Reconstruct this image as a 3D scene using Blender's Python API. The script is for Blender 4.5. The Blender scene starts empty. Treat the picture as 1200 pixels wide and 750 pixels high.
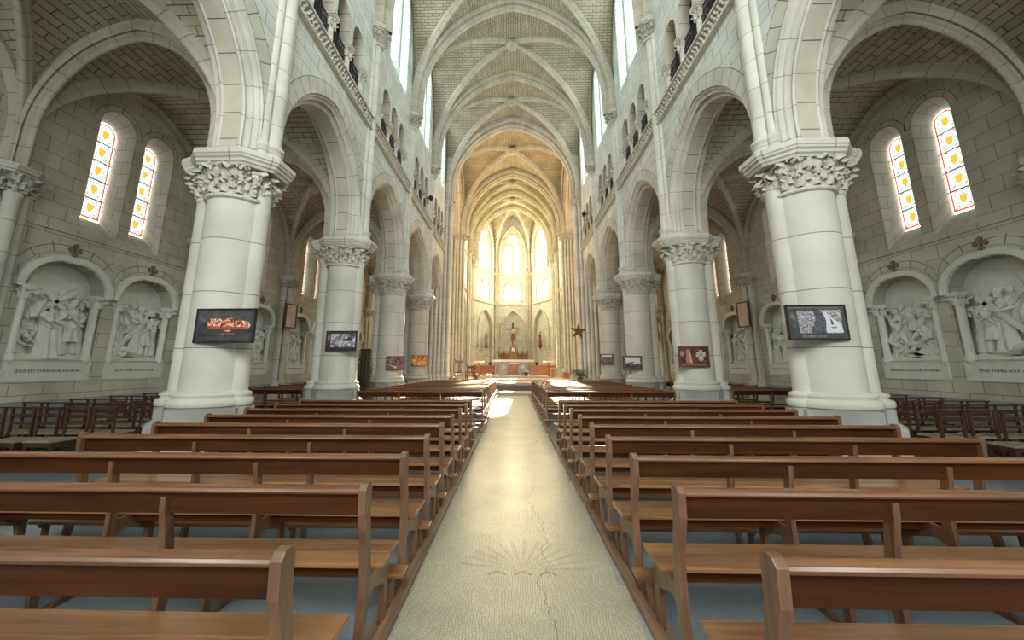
import bpy, bmesh, math, random
from mathutils import Vector, Matrix
from mathutils.geometry import tessellate_polygon

PI = math.pi
random.seed(7)
SC = bpy.context.scene
COL = SC.collection

# ------------------------------------------------------------------ helpers
class MB:
    def __init__(s):
        s.v, s.f, s.uv, s.m, s.s = [], [], [], [], []

    def add(s, vs, fs, uvs=None, m=0, sm=False, T=None):
        b = len(s.v)
        if T is not None:
            vs = [T @ Vector(p) for p in vs]
        s.v.extend([tuple(p) for p in vs])
        for i, f in enumerate(fs):
            s.f.append([b + k for k in f])
            s.uv.append(uvs[i] if uvs else None)
            s.m.append(m)
            s.s.append(sm)

    def box(s, x0, x1, y0, y1, z0, z1, m=0, T=None):
        vs = [(x, y, z) for x in (x0, x1) for y in (y0, y1) for z in (z0, z1)]
        fs = [(0, 1, 3, 2), (4, 6, 7, 5), (0, 4, 5, 1), (2, 3, 7, 6), (0, 2, 6, 4), (1, 5, 7, 3)]
        s.add(vs, fs, None, m, False, T)

    def prism(s, poly, h0, h1, axis='x', m=0, T=None, sm=False):
        """poly: list of 2D points, extruded along axis from h0 to h1"""
        n = len(poly)
        def P(a, b, h):
            return (h, a, b) if axis == 'x' else ((a, h, b) if axis == 'y' else (a, b, h))
        vs = [P(a, b, h0) for a, b in poly] + [P(a, b, h1) for a, b in poly]
        tri = tessellate_polygon([[Vector((a, b, 0)) for a, b in poly]])
        fs = [tuple(t) for t in tri] + [tuple(n + i for i in reversed(t)) for t in tri]
        s.add(vs, fs, None, m, False, T)
        fs = [(i, (i + 1) % n, n + (i + 1) % n, n + i) for i in range(n)]
        s.add(vs, fs, None, m, sm, T)

    def lathe(s, prof, n=20, c=(0, 0, 0), a0=0.0, a1=2 * PI, sx=1, sy=1, m=0, sm=True, T=None, cap=True):
        full = abs(a1 - a0 - 2 * PI) < 1e-6
        k = n if full else n + 1
        vs, fs, uvs = [], [], []
        rm = max(r for r, z in prof)
        for r, z in prof:
            for i in range(k):
                a = a0 + (a1 - a0) * i / n
                vs.append((c[0] + r * sx * math.cos(a), c[1] + r * sy * math.sin(a), c[2] + z))
        L = [0]
        for j in range(1, len(prof)):
            L.append(L[-1] + math.hypot(prof[j][0] - prof[j - 1][0], prof[j][1] - prof[j - 1][1]))
        for j in range(len(prof) - 1):
            for i in range(n):
                i2 = (i + 1) % k if full else i + 1
                fs.append((j * k + i, j * k + i2, (j + 1) * k + i2, (j + 1) * k + i))
                ua, ub = a0 * rm + (a1 - a0) * i / n * rm, a0 * rm + (a1 - a0) * (i + 1) / n * rm
                va, vb = c[2] + prof[j][1], c[2] + prof[j + 1][1]
                uvs.append([(ua + 7, va), (ub + 7, va), (ub + 7, vb), (ua + 7, vb)])
        s.add(vs, fs, uvs, m, sm, T)
        if cap and full:
            if prof[-1][0] > 1e-4:
                s.add(vs[-k:], [tuple(range(k))], None, m, False, T)
            if prof[0][0] > 1e-4:
                s.add(vs[:k], [tuple(reversed(range(k)))], None, m, False, T)

    def ell(s, c, r, n=10, k=7, m=0, T=None, R=None):
        M = Matrix.Translation(Vector(c))
        if R is not None:
            M = M @ R
        M = M @ Matrix.Diagonal((r[0], r[1], r[2], 1))
        if T is not None:
            M = T @ M
        prof = [(max(1e-5, math.sin(PI * i / k)), -math.cos(PI * i / k)) for i in range(k + 1)]
        s.lathe(prof, n, m=m, sm=True, T=M, cap=False)

    def sweep(s, path, side, sec, m=0, sm=False, flip=1, T=None, closed=True, v0=0.0):
        """sec: (across, inward) points swept on a path lying in a plane of normal 'side'"""
        side = Vector(side).normalized()
        P = [Vector(p) for p in path]
        n, k = len(P), len(sec)
        vs, V = [], [v0]
        for i in range(n):
            t = (P[min(i + 1, n - 1)] - P[max(i - 1, 0)]).normalized()
            nn = t.cross(side).normalized() * flip
            sc = 1.0
            if 0 < i < n - 1:
                a = (P[i] - P[i - 1]).normalized(); b = (P[i + 1] - P[i]).normalized()
                sc = 1 / max(0.5, math.sqrt(max(0.0, (1 + a.dot(b)) / 2)))
            for q in sec:
                vs.append(P[i] + side * q[0] + nn * q[1] * sc)
            if i:
                V.append(V[-1] + (P[i] - P[i - 1]).length)
        U = [0]
        for j in range(k):
            a, b = sec[j], sec[(j + 1) % k]
            U.append(U[-1] + math.hypot(a[0] - b[0], a[1] - b[1]))
        fs, uvs = [], []
        kk = k if closed else k - 1
        for i in range(n - 1):
            for j in range(kk):
                j2 = (j + 1) % k
                fs.append((i * k + j, i * k + j2, (i + 1) * k + j2, (i + 1) * k + j))
                uvs.append([(U[j] + 7, V[i]), (U[j + 1] + 7, V[i]), (U[j + 1] + 7, V[i + 1]), (U[j] + 7, V[i + 1])])
        s.add(vs, fs, uvs, m, sm, T)

    def tube(s, path, rad, n=8, m=0, sm=True, T=None, sq=1.0, cap=True):
        P = [Vector(p) for p in path]
        if not hasattr(rad, '__len__'):
            rad = [rad] * len(P)
        t0 = (P[1] - P[0]).normalized()
        ref = Vector((0, 0, 1)) if abs(t0.z) < 0.9 else Vector((1, 0, 0))
        u = t0.cross(ref).normalized()
        vs = []
        V = [0]
        for i in range(len(P)):
            t = (P[min(i + 1, len(P) - 1)] - P[max(i - 1, 0)]).normalized()
            u = (u - t * u.dot(t)).normalized()
            w = t.cross(u)
            for j in range(n):
                a = 2 * PI * j / n
                vs.append(P[i] + (u * math.cos(a) + w * math.sin(a) * sq) * rad[i])
            if i:
                V.append(V[-1] + (P[i] - P[i - 1]).length)
        fs, uvs = [], []
        for i in range(len(P) - 1):
            for j in range(n):
                fs.append((i * n + j, i * n + (j + 1) % n, (i + 1) * n + (j + 1) % n, (i + 1) * n + j))
                u0, u1 = j / n * 6.28 * rad[i], (j + 1) / n * 6.28 * rad[i]
                uvs.append([(u0, V[i]), (u1, V[i]), (u1, V[i + 1]), (u0, V[i + 1])])
        s.add(vs, fs, uvs, m, sm, T)
        if cap:
            s.add(vs[:n], [tuple(reversed(range(n)))], None, m, False, T)
            s.add(vs[-n:], [tuple(range(n))], None, m, False, T)

    def poly(s, loops, mp, m=0, uvf=None):
        """flat polygon with holes; mp maps (a,b) to a 3D point; uv=(a,b)"""
        flat = [p for L in loops for p in L]
        tri = tessellate_polygon([[Vector((a, b, 0)) for a, b in L] for L in loops])
        s.add([mp(a, b) for a, b in flat], [tuple(t) for t in tri],
              [[(flat[i][0] + 7, flat[i][1]) for i in t] for t in tri], m)

    def loft(s, loops, m=0, closed=False, sm=False, u0=7.0):
        """loops: equal-length lists of 3D points; uv u=depth, v=length along loop"""
        n = len(loops[0])
        L0 = [Vector(p) for p in loops[0]]
        V = [0]
        for i in range(1, n + 1):
            V.append(V[-1] + (L0[i % n] - L0[i - 1]).length)
        for a in range(len(loops) - 1):
            A, B = [Vector(p) for p in loops[a]], [Vector(p) for p in loops[a + 1]]
            d = 0.0
            for i in range(n):
                d = max(d, (A[i] - B[i]).length)
            fs, uvs = [], []
            for i in range(n if closed else n - 1):
                j = (i + 1) % n
                fs.append((i, j, n + j, n + i))
                uvs.append([(u0, V[i]), (u0, V[i + 1]), (u0 + d, V[i + 1]), (u0 + d, V[i])])
            s.add(A + B, fs, uvs, m, sm)

    def mesh(s, name, mats, bevel=0.0, merge=False):
        me = bpy.data.meshes.new(name)
        me.from_pydata(s.v, [], s.f)
        uvl = me.uv_layers.new(name='UVMap')
        data = []
        V = s.v
        for f, uv in zip(s.f, s.uv):
            if uv is None:
                nx = ny = nz = 0.0
                for i in range(len(f)):
                    a, b = V[f[i]], V[f[(i + 1) % len(f)]]
                    nx += (a[1] - b[1]) * (a[2] + b[2]); ny += (a[2] - b[2]) * (a[0] + b[0]); nz += (a[0] - b[0]) * (a[1] + b[1])
                ax, ay, az = abs(nx), abs(ny), abs(nz)
                for i in f:
                    p = V[i]
                    if ax >= ay and ax >= az: data += [p[1] + 7, p[2]]
                    elif ay >= az: data += [p[0] + 7, p[2]]
                    else: data += [p[0] + 7, p[1]]
            else:
                for q in uv: data += [q[0], q[1]]
        uvl.data.foreach_set('uv', data)
        for mt in (mats if isinstance(mats, (list, tuple)) else [mats]):
            me.materials.append(mt)
        me.polygons.foreach_set('material_index', s.m)
        me.polygons.foreach_set('use_smooth', s.s)
        me.update()
        if bevel or merge:
            bm = bmesh.new(); bm.from_mesh(me)
            bmesh.ops.remove_doubles(bm, verts=bm.verts, dist=1e-4)
            if bevel:
                bmesh.ops.recalc_face_normals(bm, faces=bm.faces)
                ed = [e for e in bm.edges if len(e.link_faces) == 2 and e.calc_face_angle(0) > 0.6]
                bmesh.ops.bevel(bm, geom=ed, offset=bevel, segments=2, profile=0.6, affect='EDGES', clamp_overlap=True)
            bm.to_mesh(me); bm.free()
        return me

def link(name, me, parent=None, loc=None, rot=None, scale=None):
    o = bpy.data.objects.new(name, me)
    COL.objects.link(o)
    if parent: o.parent = parent
    if loc is not None: o.location = loc
    if rot is not None: o.rotation_euler = rot
    if scale is not None: o.scale = scale
    return o

def build(name, mb, mats, parent=None, bevel=0.0, **k):
    return link(name, mb.mesh(name, mats, bevel), parent, **k)

def tag(o, label=None, cat=None, group=None, kind=None):
    if label: o['label'] = label
    if cat: o['category'] = cat
    if group: o['group'] = group
    if kind: o['kind'] = kind
    return o

def struct(name, mb, mats, bevel=0.0, label=None):
    o = build(name, mb, mats, None, bevel)
    o['kind'] = 'structure'
    if label: o['label'] = label
    return o

def thing(name, label, cat, loc=(0, 0, 0), rz=0.0, group=None):
    o = bpy.data.objects.new(name, None)
    COL.objects.link(o)
    o.location = loc; o.rotation_euler = (0, 0, rz)
    o.empty_display_size = 0.2
    return tag(o, label, cat, group)

def dup(o, parent=None):
    c = o.copy(); COL.objects.link(c)
    if parent is not None: c.parent = parent
    for ch in list(o.children): dup(ch, c)
    return c

def place(proto, used, loc, rz, label):
    """first call moves the prototype, later calls copy it with all its parts"""
    o = proto if not used[0] else dup(proto)
    used[0] = True
    o.location = loc; o.rotation_euler = (0, 0, rz)
    o['label'] = label
    return o

ORD = ['first', 'second', 'third', 'fourth', 'fifth', 'sixth', 'seventh', 'eighth', 'ninth', 'tenth',
       'eleventh', 'twelfth', 'thirteenth', 'fourteenth', 'fifteenth', 'sixteenth']

# ------------------------------------------------------------------ arches
def pointed(a, rise, n=14):
    """half widths -a..a, list of (u, h)"""
    R = (a * a + rise * rise) / (2 * a)
    c = a - R
    th = math.atan2(rise, -c)
    right = [(c + R * math.cos(th * i / n), R * math.sin(th * i / n)) for i in range(n + 1)]
    right[-1] = (0.0, rise)
    left = [(-x, z) for x, z in right]
    return left + right[-2::-1]

def gfun(a, rise):
    R = (a * a + rise * rise) / (2 * a); c = a - R
    return lambda u: math.sqrt(max(0.0, R * R - (abs(u) * a - c) ** 2)) / rise

def arch(c, a, zb, zs, rise, n=14):
    """outline from (c-a,zb) over the arch to (c+a,zb)"""
    return [(c - a, zb)] + [(c + u, zs + h) for u, h in pointed(a, rise, n)] + [(c + a, zb)]

# ------------------------------------------------------------------ materials
def newmat(name):
    m = bpy.data.materials.new(name); m.use_nodes = True
    nt = m.node_tree
    b = nt.nodes['Principled BSDF']
    return m, nt, b

def N(nt, t, **k):
    n = nt.nodes.new(t)
    for a, v in k.items():
        if a in n.inputs: n.inputs[a].default_value = v
        else: setattr(n, a, v)
    return n

def stone(name, col, mortar, bw, rh, ms=0.012, var=0.10, rough=0.85, bump=0.25, freq=0.5, grain=40, dirt=0.25, offs=0.5):
    m, nt, b = newmat(name)
    L = nt.links
    uv = N(nt, 'ShaderNodeUVMap')
    tc = N(nt, 'ShaderNodeTexCoord')
    br = N(nt, 'ShaderNodeTexBrick')
    br.offset = offs
    br.inputs['Scale'].default_value = 1.0
    br.inputs['Brick Width'].default_value = bw
    br.inputs['Row Height'].default_value = rh
    br.inputs['Mortar Size'].default_value = ms
    br.inputs['Mortar Smooth'].default_value = 0.3
    br.inputs['Bias'].default_value = 0.0
    br.inputs['Color1'].default_value = (*[c * (1 + var) for c in col], 1)
    br.inputs['Color2'].default_value = (*[c * (1 - var) for c in col], 1)
    br.inputs['Mortar'].default_value = (*mortar, 1)
    L.new(uv.outputs[0], br.inputs['Vector'])
    no = N(nt, 'ShaderNodeTexNoise'); no.inputs['Scale'].default_value = 1.3; no.inputs['Detail'].default_value = 6
    L.new(tc.outputs['Object'], no.inputs['Vector'])
    rp = N(nt, 'ShaderNodeMapRange'); rp.inputs[1].default_value = 0.3; rp.inputs[2].default_value = 0.75
    rp.inputs[3].default_value = 1 - dirt; rp.inputs[4].default_value = 1.06
    L.new(no.outputs[0], rp.inputs[0])
    mx = N(nt, 'ShaderNodeMix', data_type='RGBA', blend_type='MULTIPLY'); mx.inputs[0].default_value = 1
    L.new(br.outputs[0], mx.inputs[6]); L.new(rp.outputs[0], mx.inputs[7])
    L.new(mx.outputs[2], b.inputs['Base Color'])
    n2 = N(nt, 'ShaderNodeTexNoise'); n2.inputs['Scale'].default_value = grain; n2.inputs['Detail'].default_value = 3
    L.new(tc.outputs['Object'], n2.inputs['Vector'])
    ma = N(nt, 'ShaderNodeMath', operation='MULTIPLY_ADD'); ma.inputs[1].default_value = 0.15
    L.new(n2.outputs[0], ma.inputs[0])
    inv = N(nt, 'ShaderNodeMath', operation='SUBTRACT'); inv.inputs[0].default_value = 1
    L.new(br.outputs[1], inv.inputs[1]); L.new(inv.outputs[0], ma.inputs[2])
    bp = N(nt, 'ShaderNodeBump'); bp.inputs['Strength'].default_value = bump; bp.inputs['Distance'].default_value = 0.02
    L.new(ma.outputs[0], bp.inputs['Height']); L.new(bp.outputs[0], b.inputs['Normal'])
    b.inputs['Roughness'].default_value = rough
    b.inputs['Specular IOR Level'].default_value = 0.25
    return m

def plain(name, col, rough=0.6, metal=0.0, noise=0.0, nscale=8.0, bump=0.0, spec=0.5, coat=0.0, stretch=None):
    m, nt, b = newmat(name)
    b.inputs['Base Color'].default_value = (*col, 1)
    b.inputs['Roughness'].default_value = rough
    b.inputs['Metallic'].default_value = metal
    b.inputs['Specular IOR Level'].default_value = spec
    b.inputs['Coat Weight'].default_value = coat
    b.inputs['Coat Roughness'].default_value = 0.15
    if noise or bump:
        tc = N(nt, 'ShaderNodeTexCoord')
        no = N(nt, 'ShaderNodeTexNoise'); no.inputs['Scale'].default_value = nscale; no.inputs['Detail'].default_value = 6
        if stretch:
            mp = N(nt, 'ShaderNodeMapping'); mp.inputs['Scale'].default_value = stretch
            nt.links.new(tc.outputs['Object'], mp.inputs[0]); nt.links.new(mp.outputs[0], no.inputs['Vector'])
        else:
            nt.links.new(tc.outputs['Object'], no.inputs['Vector'])
        if noise:
            mr = N(nt, 'ShaderNodeMapRange'); mr.inputs[1].default_value = 0.3; mr.inputs[2].default_value = 0.7
            mr.inputs[3].default_value = 1 - noise; mr.inputs[4].default_value = 1 + noise
            nt.links.new(no.outputs[0], mr.inputs[0])
            mx = N(nt, 'ShaderNodeMix', data_type='RGBA', blend_type='MULTIPLY'); mx.inputs[0].default_value = 1
            mx.inputs[6].default_value = (*col, 1)
            nt.links.new(mr.outputs[0], mx.inputs[7]); nt.links.new(mx.outputs[2], b.inputs['Base Color'])
        if bump:
            bp = N(nt, 'ShaderNodeBump'); bp.inputs['Strength'].default_value = bump; bp.inputs['Distance'].default_value = 0.01
            nt.links.new(no.outputs[0], bp.inputs['Height']); nt.links.new(bp.outputs[0], b.inputs['Normal'])
    return m

def wood(name, dark, light, rough=0.32, axis=0, coat=0.3):
    """grain running along one object axis"""
    m, nt, b = newmat(name); L = nt.links
    tc = N(nt, 'ShaderNodeTexCoord')
    mp = N(nt, 'ShaderNodeMapping')
    sc = [14, 14, 14]; sc[axis] = 0.9
    mp.inputs['Scale'].default_value = sc
    L.new(tc.outputs['Object'], mp.inputs[0])
    oi = N(nt, 'ShaderNodeObjectInfo')
    sh = N(nt, 'ShaderNodeMath', operation='MULTIPLY'); sh.inputs[1].default_value = 37.0
    L.new(oi.outputs['Random'], sh.inputs[0])
    L.new(sh.outputs[0], mp.inputs['Location'])
    n1 = N(nt, 'ShaderNodeTexNoise'); n1.inputs['Scale'].default_value = 1.0; n1.inputs['Detail'].default_value = 7; n1.inputs['Distortion'].default_value = 1.4
    L.new(mp.outputs[0], n1.inputs['Vector'])
    n2 = N(nt, 'ShaderNodeTexNoise'); n2.inputs['Scale'].default_value = 0.6
    L.new(mp.outputs[0], n2.inputs['Vector'])
    cr = N(nt, 'ShaderNodeValToRGB')
    cr.color_ramp.elements[0].position = 0.32; cr.color_ramp.elements[0].color = (*dark, 1)
    cr.color_ramp.elements[1].position = 0.68; cr.color_ramp.elements[1].color = (*light, 1)
    mix = N(nt, 'ShaderNodeMath', operation='MULTIPLY_ADD'); mix.inputs[1].default_value = 0.6
    L.new(n1.outputs[0], mix.inputs[0])
    h = N(nt, 'ShaderNodeMath', operation='MULTIPLY'); h.inputs[1].default_value = 0.4
    L.new(n2.outputs[0], h.inputs[0]); L.new(h.outputs[0], mix.inputs[2])
    L.new(mix.outputs[0], cr.inputs[0]); L.new(cr.outputs[0], b.inputs['Base Color'])
    bp = N(nt, 'ShaderNodeBump'); bp.inputs['Strength'].default_value = 0.12; bp.inputs['Distance'].default_value = 0.004
    L.new(n1.outputs[0], bp.inputs['Height']); L.new(bp.outputs[0], b.inputs['Normal'])
    b.inputs['Roughness'].default_value = rough
    b.inputs['Coat Weight'].default_value = coat; b.inputs['Coat Roughness'].default_value = 0.2
    return m

def glow(name, col, strength, through=0.0, pattern=None):
    """a daylit pane: it gives off light; 'through' lets the sun pass"""
    m = bpy.data.materials.new(name); m.use_nodes = True
    nt = m.node_tree; L = nt.links
    nt.nodes.clear()
    out = N(nt, 'ShaderNodeOutputMaterial')
    em = N(nt, 'ShaderNodeEmission'); em.inputs[0].default_value = (*col, 1); em.inputs[1].default_value = strength
    if pattern:
        uv = N(nt, 'ShaderNodeUVMap')
        br = N(nt, 'ShaderNodeTexBrick')
        br.inputs['Scale'].default_value = 1; br.inputs['Brick Width'].default_value = pattern[0]
        br.inputs['Row Height'].default_value = pattern[1]; br.inputs['Mortar Size'].default_value = pattern[2]
        br.inputs['Color1'].default_value = (*pattern[3], 1); br.inputs['Color2'].default_value = (*pattern[4], 1)
        br.inputs['Mortar'].default_value = (*pattern[5], 1)
        L.new(uv.outputs[0], br.inputs[0]); L.new(br.outputs[0], em.inputs[0])
    if through > 0:
        tr = N(nt, 'ShaderNodeBsdfTransparent'); tr.inputs[0].default_value = (through, through, through * 0.92, 1)
        ad = N(nt, 'ShaderNodeAddShader')
        L.new(em.outputs[0], ad.inputs[0]); L.new(tr.outputs[0], ad.inputs[1]); L.new(ad.outputs[0], out.inputs[0])
    else:
        L.new(em.outputs[0], out.inputs[0])
    return m

M = {}
M['wall'] = stone('ashlar_stone', (0.59, 0.615, 0.585), (0.22, 0.22, 0.20), 0.64, 0.335, 0.009, 0.05)  # cool tint of the nave light mixed into the stone colour
M['outer'] = stone('aisle_ashlar_stone', (0.52, 0.51, 0.435), (0.24, 0.22, 0.17), 0.58, 0.34, 0.008, 0.05)
M['vault'] = stone('vault_brick', (0.43, 0.395, 0.295), (0.17, 0.14, 0.09), 0.36, 0.125, 0.014, 0.10, bump=0.4)
M['avault'] = stone('aisle_vault_brick', (0.44, 0.40, 0.31), (0.13, 0.105, 0.07), 0.46, 0.16, 0.011, 0.10, bump=0.5)
M['rib'] = stone('rib_stone', (0.48, 0.455, 0.375), (0.20, 0.18, 0.13), 30, 0.46, 0.008, 0.03)
M['soffit'] = stone('soffit_stone', (0.52, 0.49, 0.41), (0.14, 0.12, 0.09), 30, 0.52, 0.010, 0.03)
M['drum'] = stone('drum_stone', (0.565, 0.56, 0.505), (0.22, 0.21, 0.175), 60, 0.95, 0.009, 0.02, dirt=0.18)
M['shaft'] = stone('shaft_stone', (0.57, 0.56, 0.51), (0.26, 0.25, 0.21), 60, 0.62, 0.008, 0.03)
M['carve'] = plain('carved_stone', (0.50, 0.485, 0.43), 0.9, noise=0.18, nscale=14, bump=0.3, spec=0.2)
M['relief'] = plain('relief_stone', (0.62, 0.64, 0.60), 0.85, noise=0.06, nscale=6, bump=0.15, spec=0.2)
for _n, _w in (('vous_wide', .372), ('vous_slim', .148), ('vous_niche', .172)):
    M[_n] = stone(_n, (0.53, 0.525, 0.46), (0.17, 0.155, 0.12), _w, 0.36, 0.010, 0.03, offs=0.0)
M['plinth'] = stone('plinth_stone', (0.40, 0.405, 0.39), (0.2, 0.2, 0.19), 60, 0.5, 0.008, 0.03, dirt=0.4)
M['dado'] = plain('grey_dado', (0.27, 0.29, 0.31), 0.9, noise=0.15, nscale=3, spec=0.2)
M['letter'] = plain('letter_dark', (0.12, 0.12, 0.11), 0.9)
M['crossbrown'] = plain('cross_bronze', (0.20, 0.14, 0.10), 0.8, noise=0.2, nscale=20)
M['darkvoid'] = plain('shaded_passage_stone', (0.16, 0.15, 0.14), 0.95)  # darkness of the gallery passage put into the stone colour
M['iron'] = plain('wrought_iron', (0.055, 0.045, 0.06), 0.45, 0.6)
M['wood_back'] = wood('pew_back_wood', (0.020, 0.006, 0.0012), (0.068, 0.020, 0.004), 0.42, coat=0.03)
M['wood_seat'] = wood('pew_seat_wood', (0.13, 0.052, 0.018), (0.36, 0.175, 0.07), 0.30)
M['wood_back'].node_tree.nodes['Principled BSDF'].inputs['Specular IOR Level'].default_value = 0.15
M['wood_cap'] = wood('pew_cap_wood', (0.075, 0.028, 0.010), (0.20, 0.085, 0.035), 0.27, coat=0.25)
M['wood_leg'] = wood('pew_leg_wood', (0.075, 0.036, 0.018), (0.19, 0.10, 0.052), 0.4, axis=2)
M['wood_chair'] = wood('chair_wood', (0.035, 0.014, 0.010), (0.10, 0.045, 0.03), 0.4, axis=2)
M['straw'] = plain('rush_seat', (0.26, 0.22, 0.16), 0.8, noise=0.25, nscale=30, bump=0.4)
M['runner'] = wood('runner_board', (0.10, 0.06, 0.035), (0.30, 0.19, 0.11), 0.5, axis=1, coat=0.1)
M['wood_red'] = wood('stall_wood', (0.28, 0.09, 0.03), (0.46, 0.17, 0.06), 0.4)
M['wood_orange'] = wood('stall_wood_light', (0.42, 0.19, 0.06), (0.62, 0.30, 0.11), 0.4)
M['black'] = plain('black_frame', (0.012, 0.012, 0.014), 0.35)
M['brownframe'] = plain('brown_frame', (0.10, 0.045, 0.025), 0.4)
M['cloth'] = plain('altar_white', (0.85, 0.84, 0.80), 0.8)
M['marble'] = plain('altar_stone', (0.36, 0.38, 0.39), 0.5, noise=0.2, nscale=5)
M['gold'] = plain('gilt', (0.24, 0.14, 0.05), 0.5, 0.4, noise=0.3, nscale=12)
M['darkgold'] = plain('dark_gilt', (0.22, 0.12, 0.04), 0.5, 0.5, noise=0.4, nscale=10)
M['leaf'] = plain('foliage', (0.045, 0.09, 0.035), 0.6, noise=0.4, nscale=6)
M['leafdark'] = plain('dark_foliage', (0.06, 0.065, 0.045), 0.7, noise=0.5, nscale=6)
M['pot'] = plain('brown_pot', (0.22, 0.08, 0.05), 0.6)
M['pink'] = plain('pink_petal', (0.85, 0.30, 0.27), 0.6)
M['white'] = plain('white_petal', (0.8, 0.8, 0.76), 0.7)
M['skin'] = plain('carved_skin', (0.65, 0.52, 0.40), 0.6)
M['robe_red'] = plain('red_robe', (0.24, 0.06, 0.035), 0.6)
M['robe_blue'] = plain('blue_robe', (0.17, 0.20, 0.24), 0.6)
M['walnut'] = plain('dark_walnut', (0.06, 0.03, 0.018), 0.5)
M['carpet'] = plain('grey_carpet', (0.16, 0.155, 0.15), 0.95, noise=0.1, nscale=30)
M['step'] = plain('step_stone', (0.55, 0.47, 0.40), 0.7, noise=0.1, nscale=4)
M['lead'] = plain('window_lead', (0.02, 0.02, 0.02), 0.6)

# grey floor under the pews
def floor_mat():
    m, nt, b = newmat('grey_floor'); L = nt.links
    tc = N(nt, 'ShaderNodeTexCoord')
    n1 = N(nt, 'ShaderNodeTexNoise'); n1.inputs['Scale'].default_value = 0.9; n1.inputs['Detail'].default_value = 8
    n2 = N(nt, 'ShaderNodeTexNoise'); n2.inputs['Scale'].default_value = 55; n2.inputs['Detail'].default_value = 2
    for n in (n1, n2): L.new(tc.outputs['Object'], n.inputs['Vector'])
    cr = N(nt, 'ShaderNodeValToRGB')
    cr.color_ramp.elements[0].position = 0.3; cr.color_ramp.elements[0].color = (0.11, 0.135, 0.16, 1)
    cr.color_ramp.elements[1].position = 0.7; cr.color_ramp.elements[1].color = (0.20, 0.235, 0.265, 1)
    L.new(n1.outputs[0], cr.inputs[0])
    mx = N(nt, 'ShaderNodeMix', data_type='RGBA', blend_type='OVERLAY'); mx.inputs[0].default_value = 0.35
    L.new(cr.outputs[0], mx.inputs[6]); L.new(n2.outputs[0], mx.inputs[7])
    L.new(mx.outputs[2], b.inputs['Base Color'])
    bp = N(nt, 'ShaderNodeBump'); bp.inputs['Strength'].default_value = 0.3; bp.inputs['Distance'].default_value = 0.005
    L.new(n2.outputs[0], bp.inputs['Height']); L.new(bp.outputs[0], b.inputs['Normal'])
    b.inputs['Roughness'].default_value = 0.6
    return m
M['floor'] = floor_mat()

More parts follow.
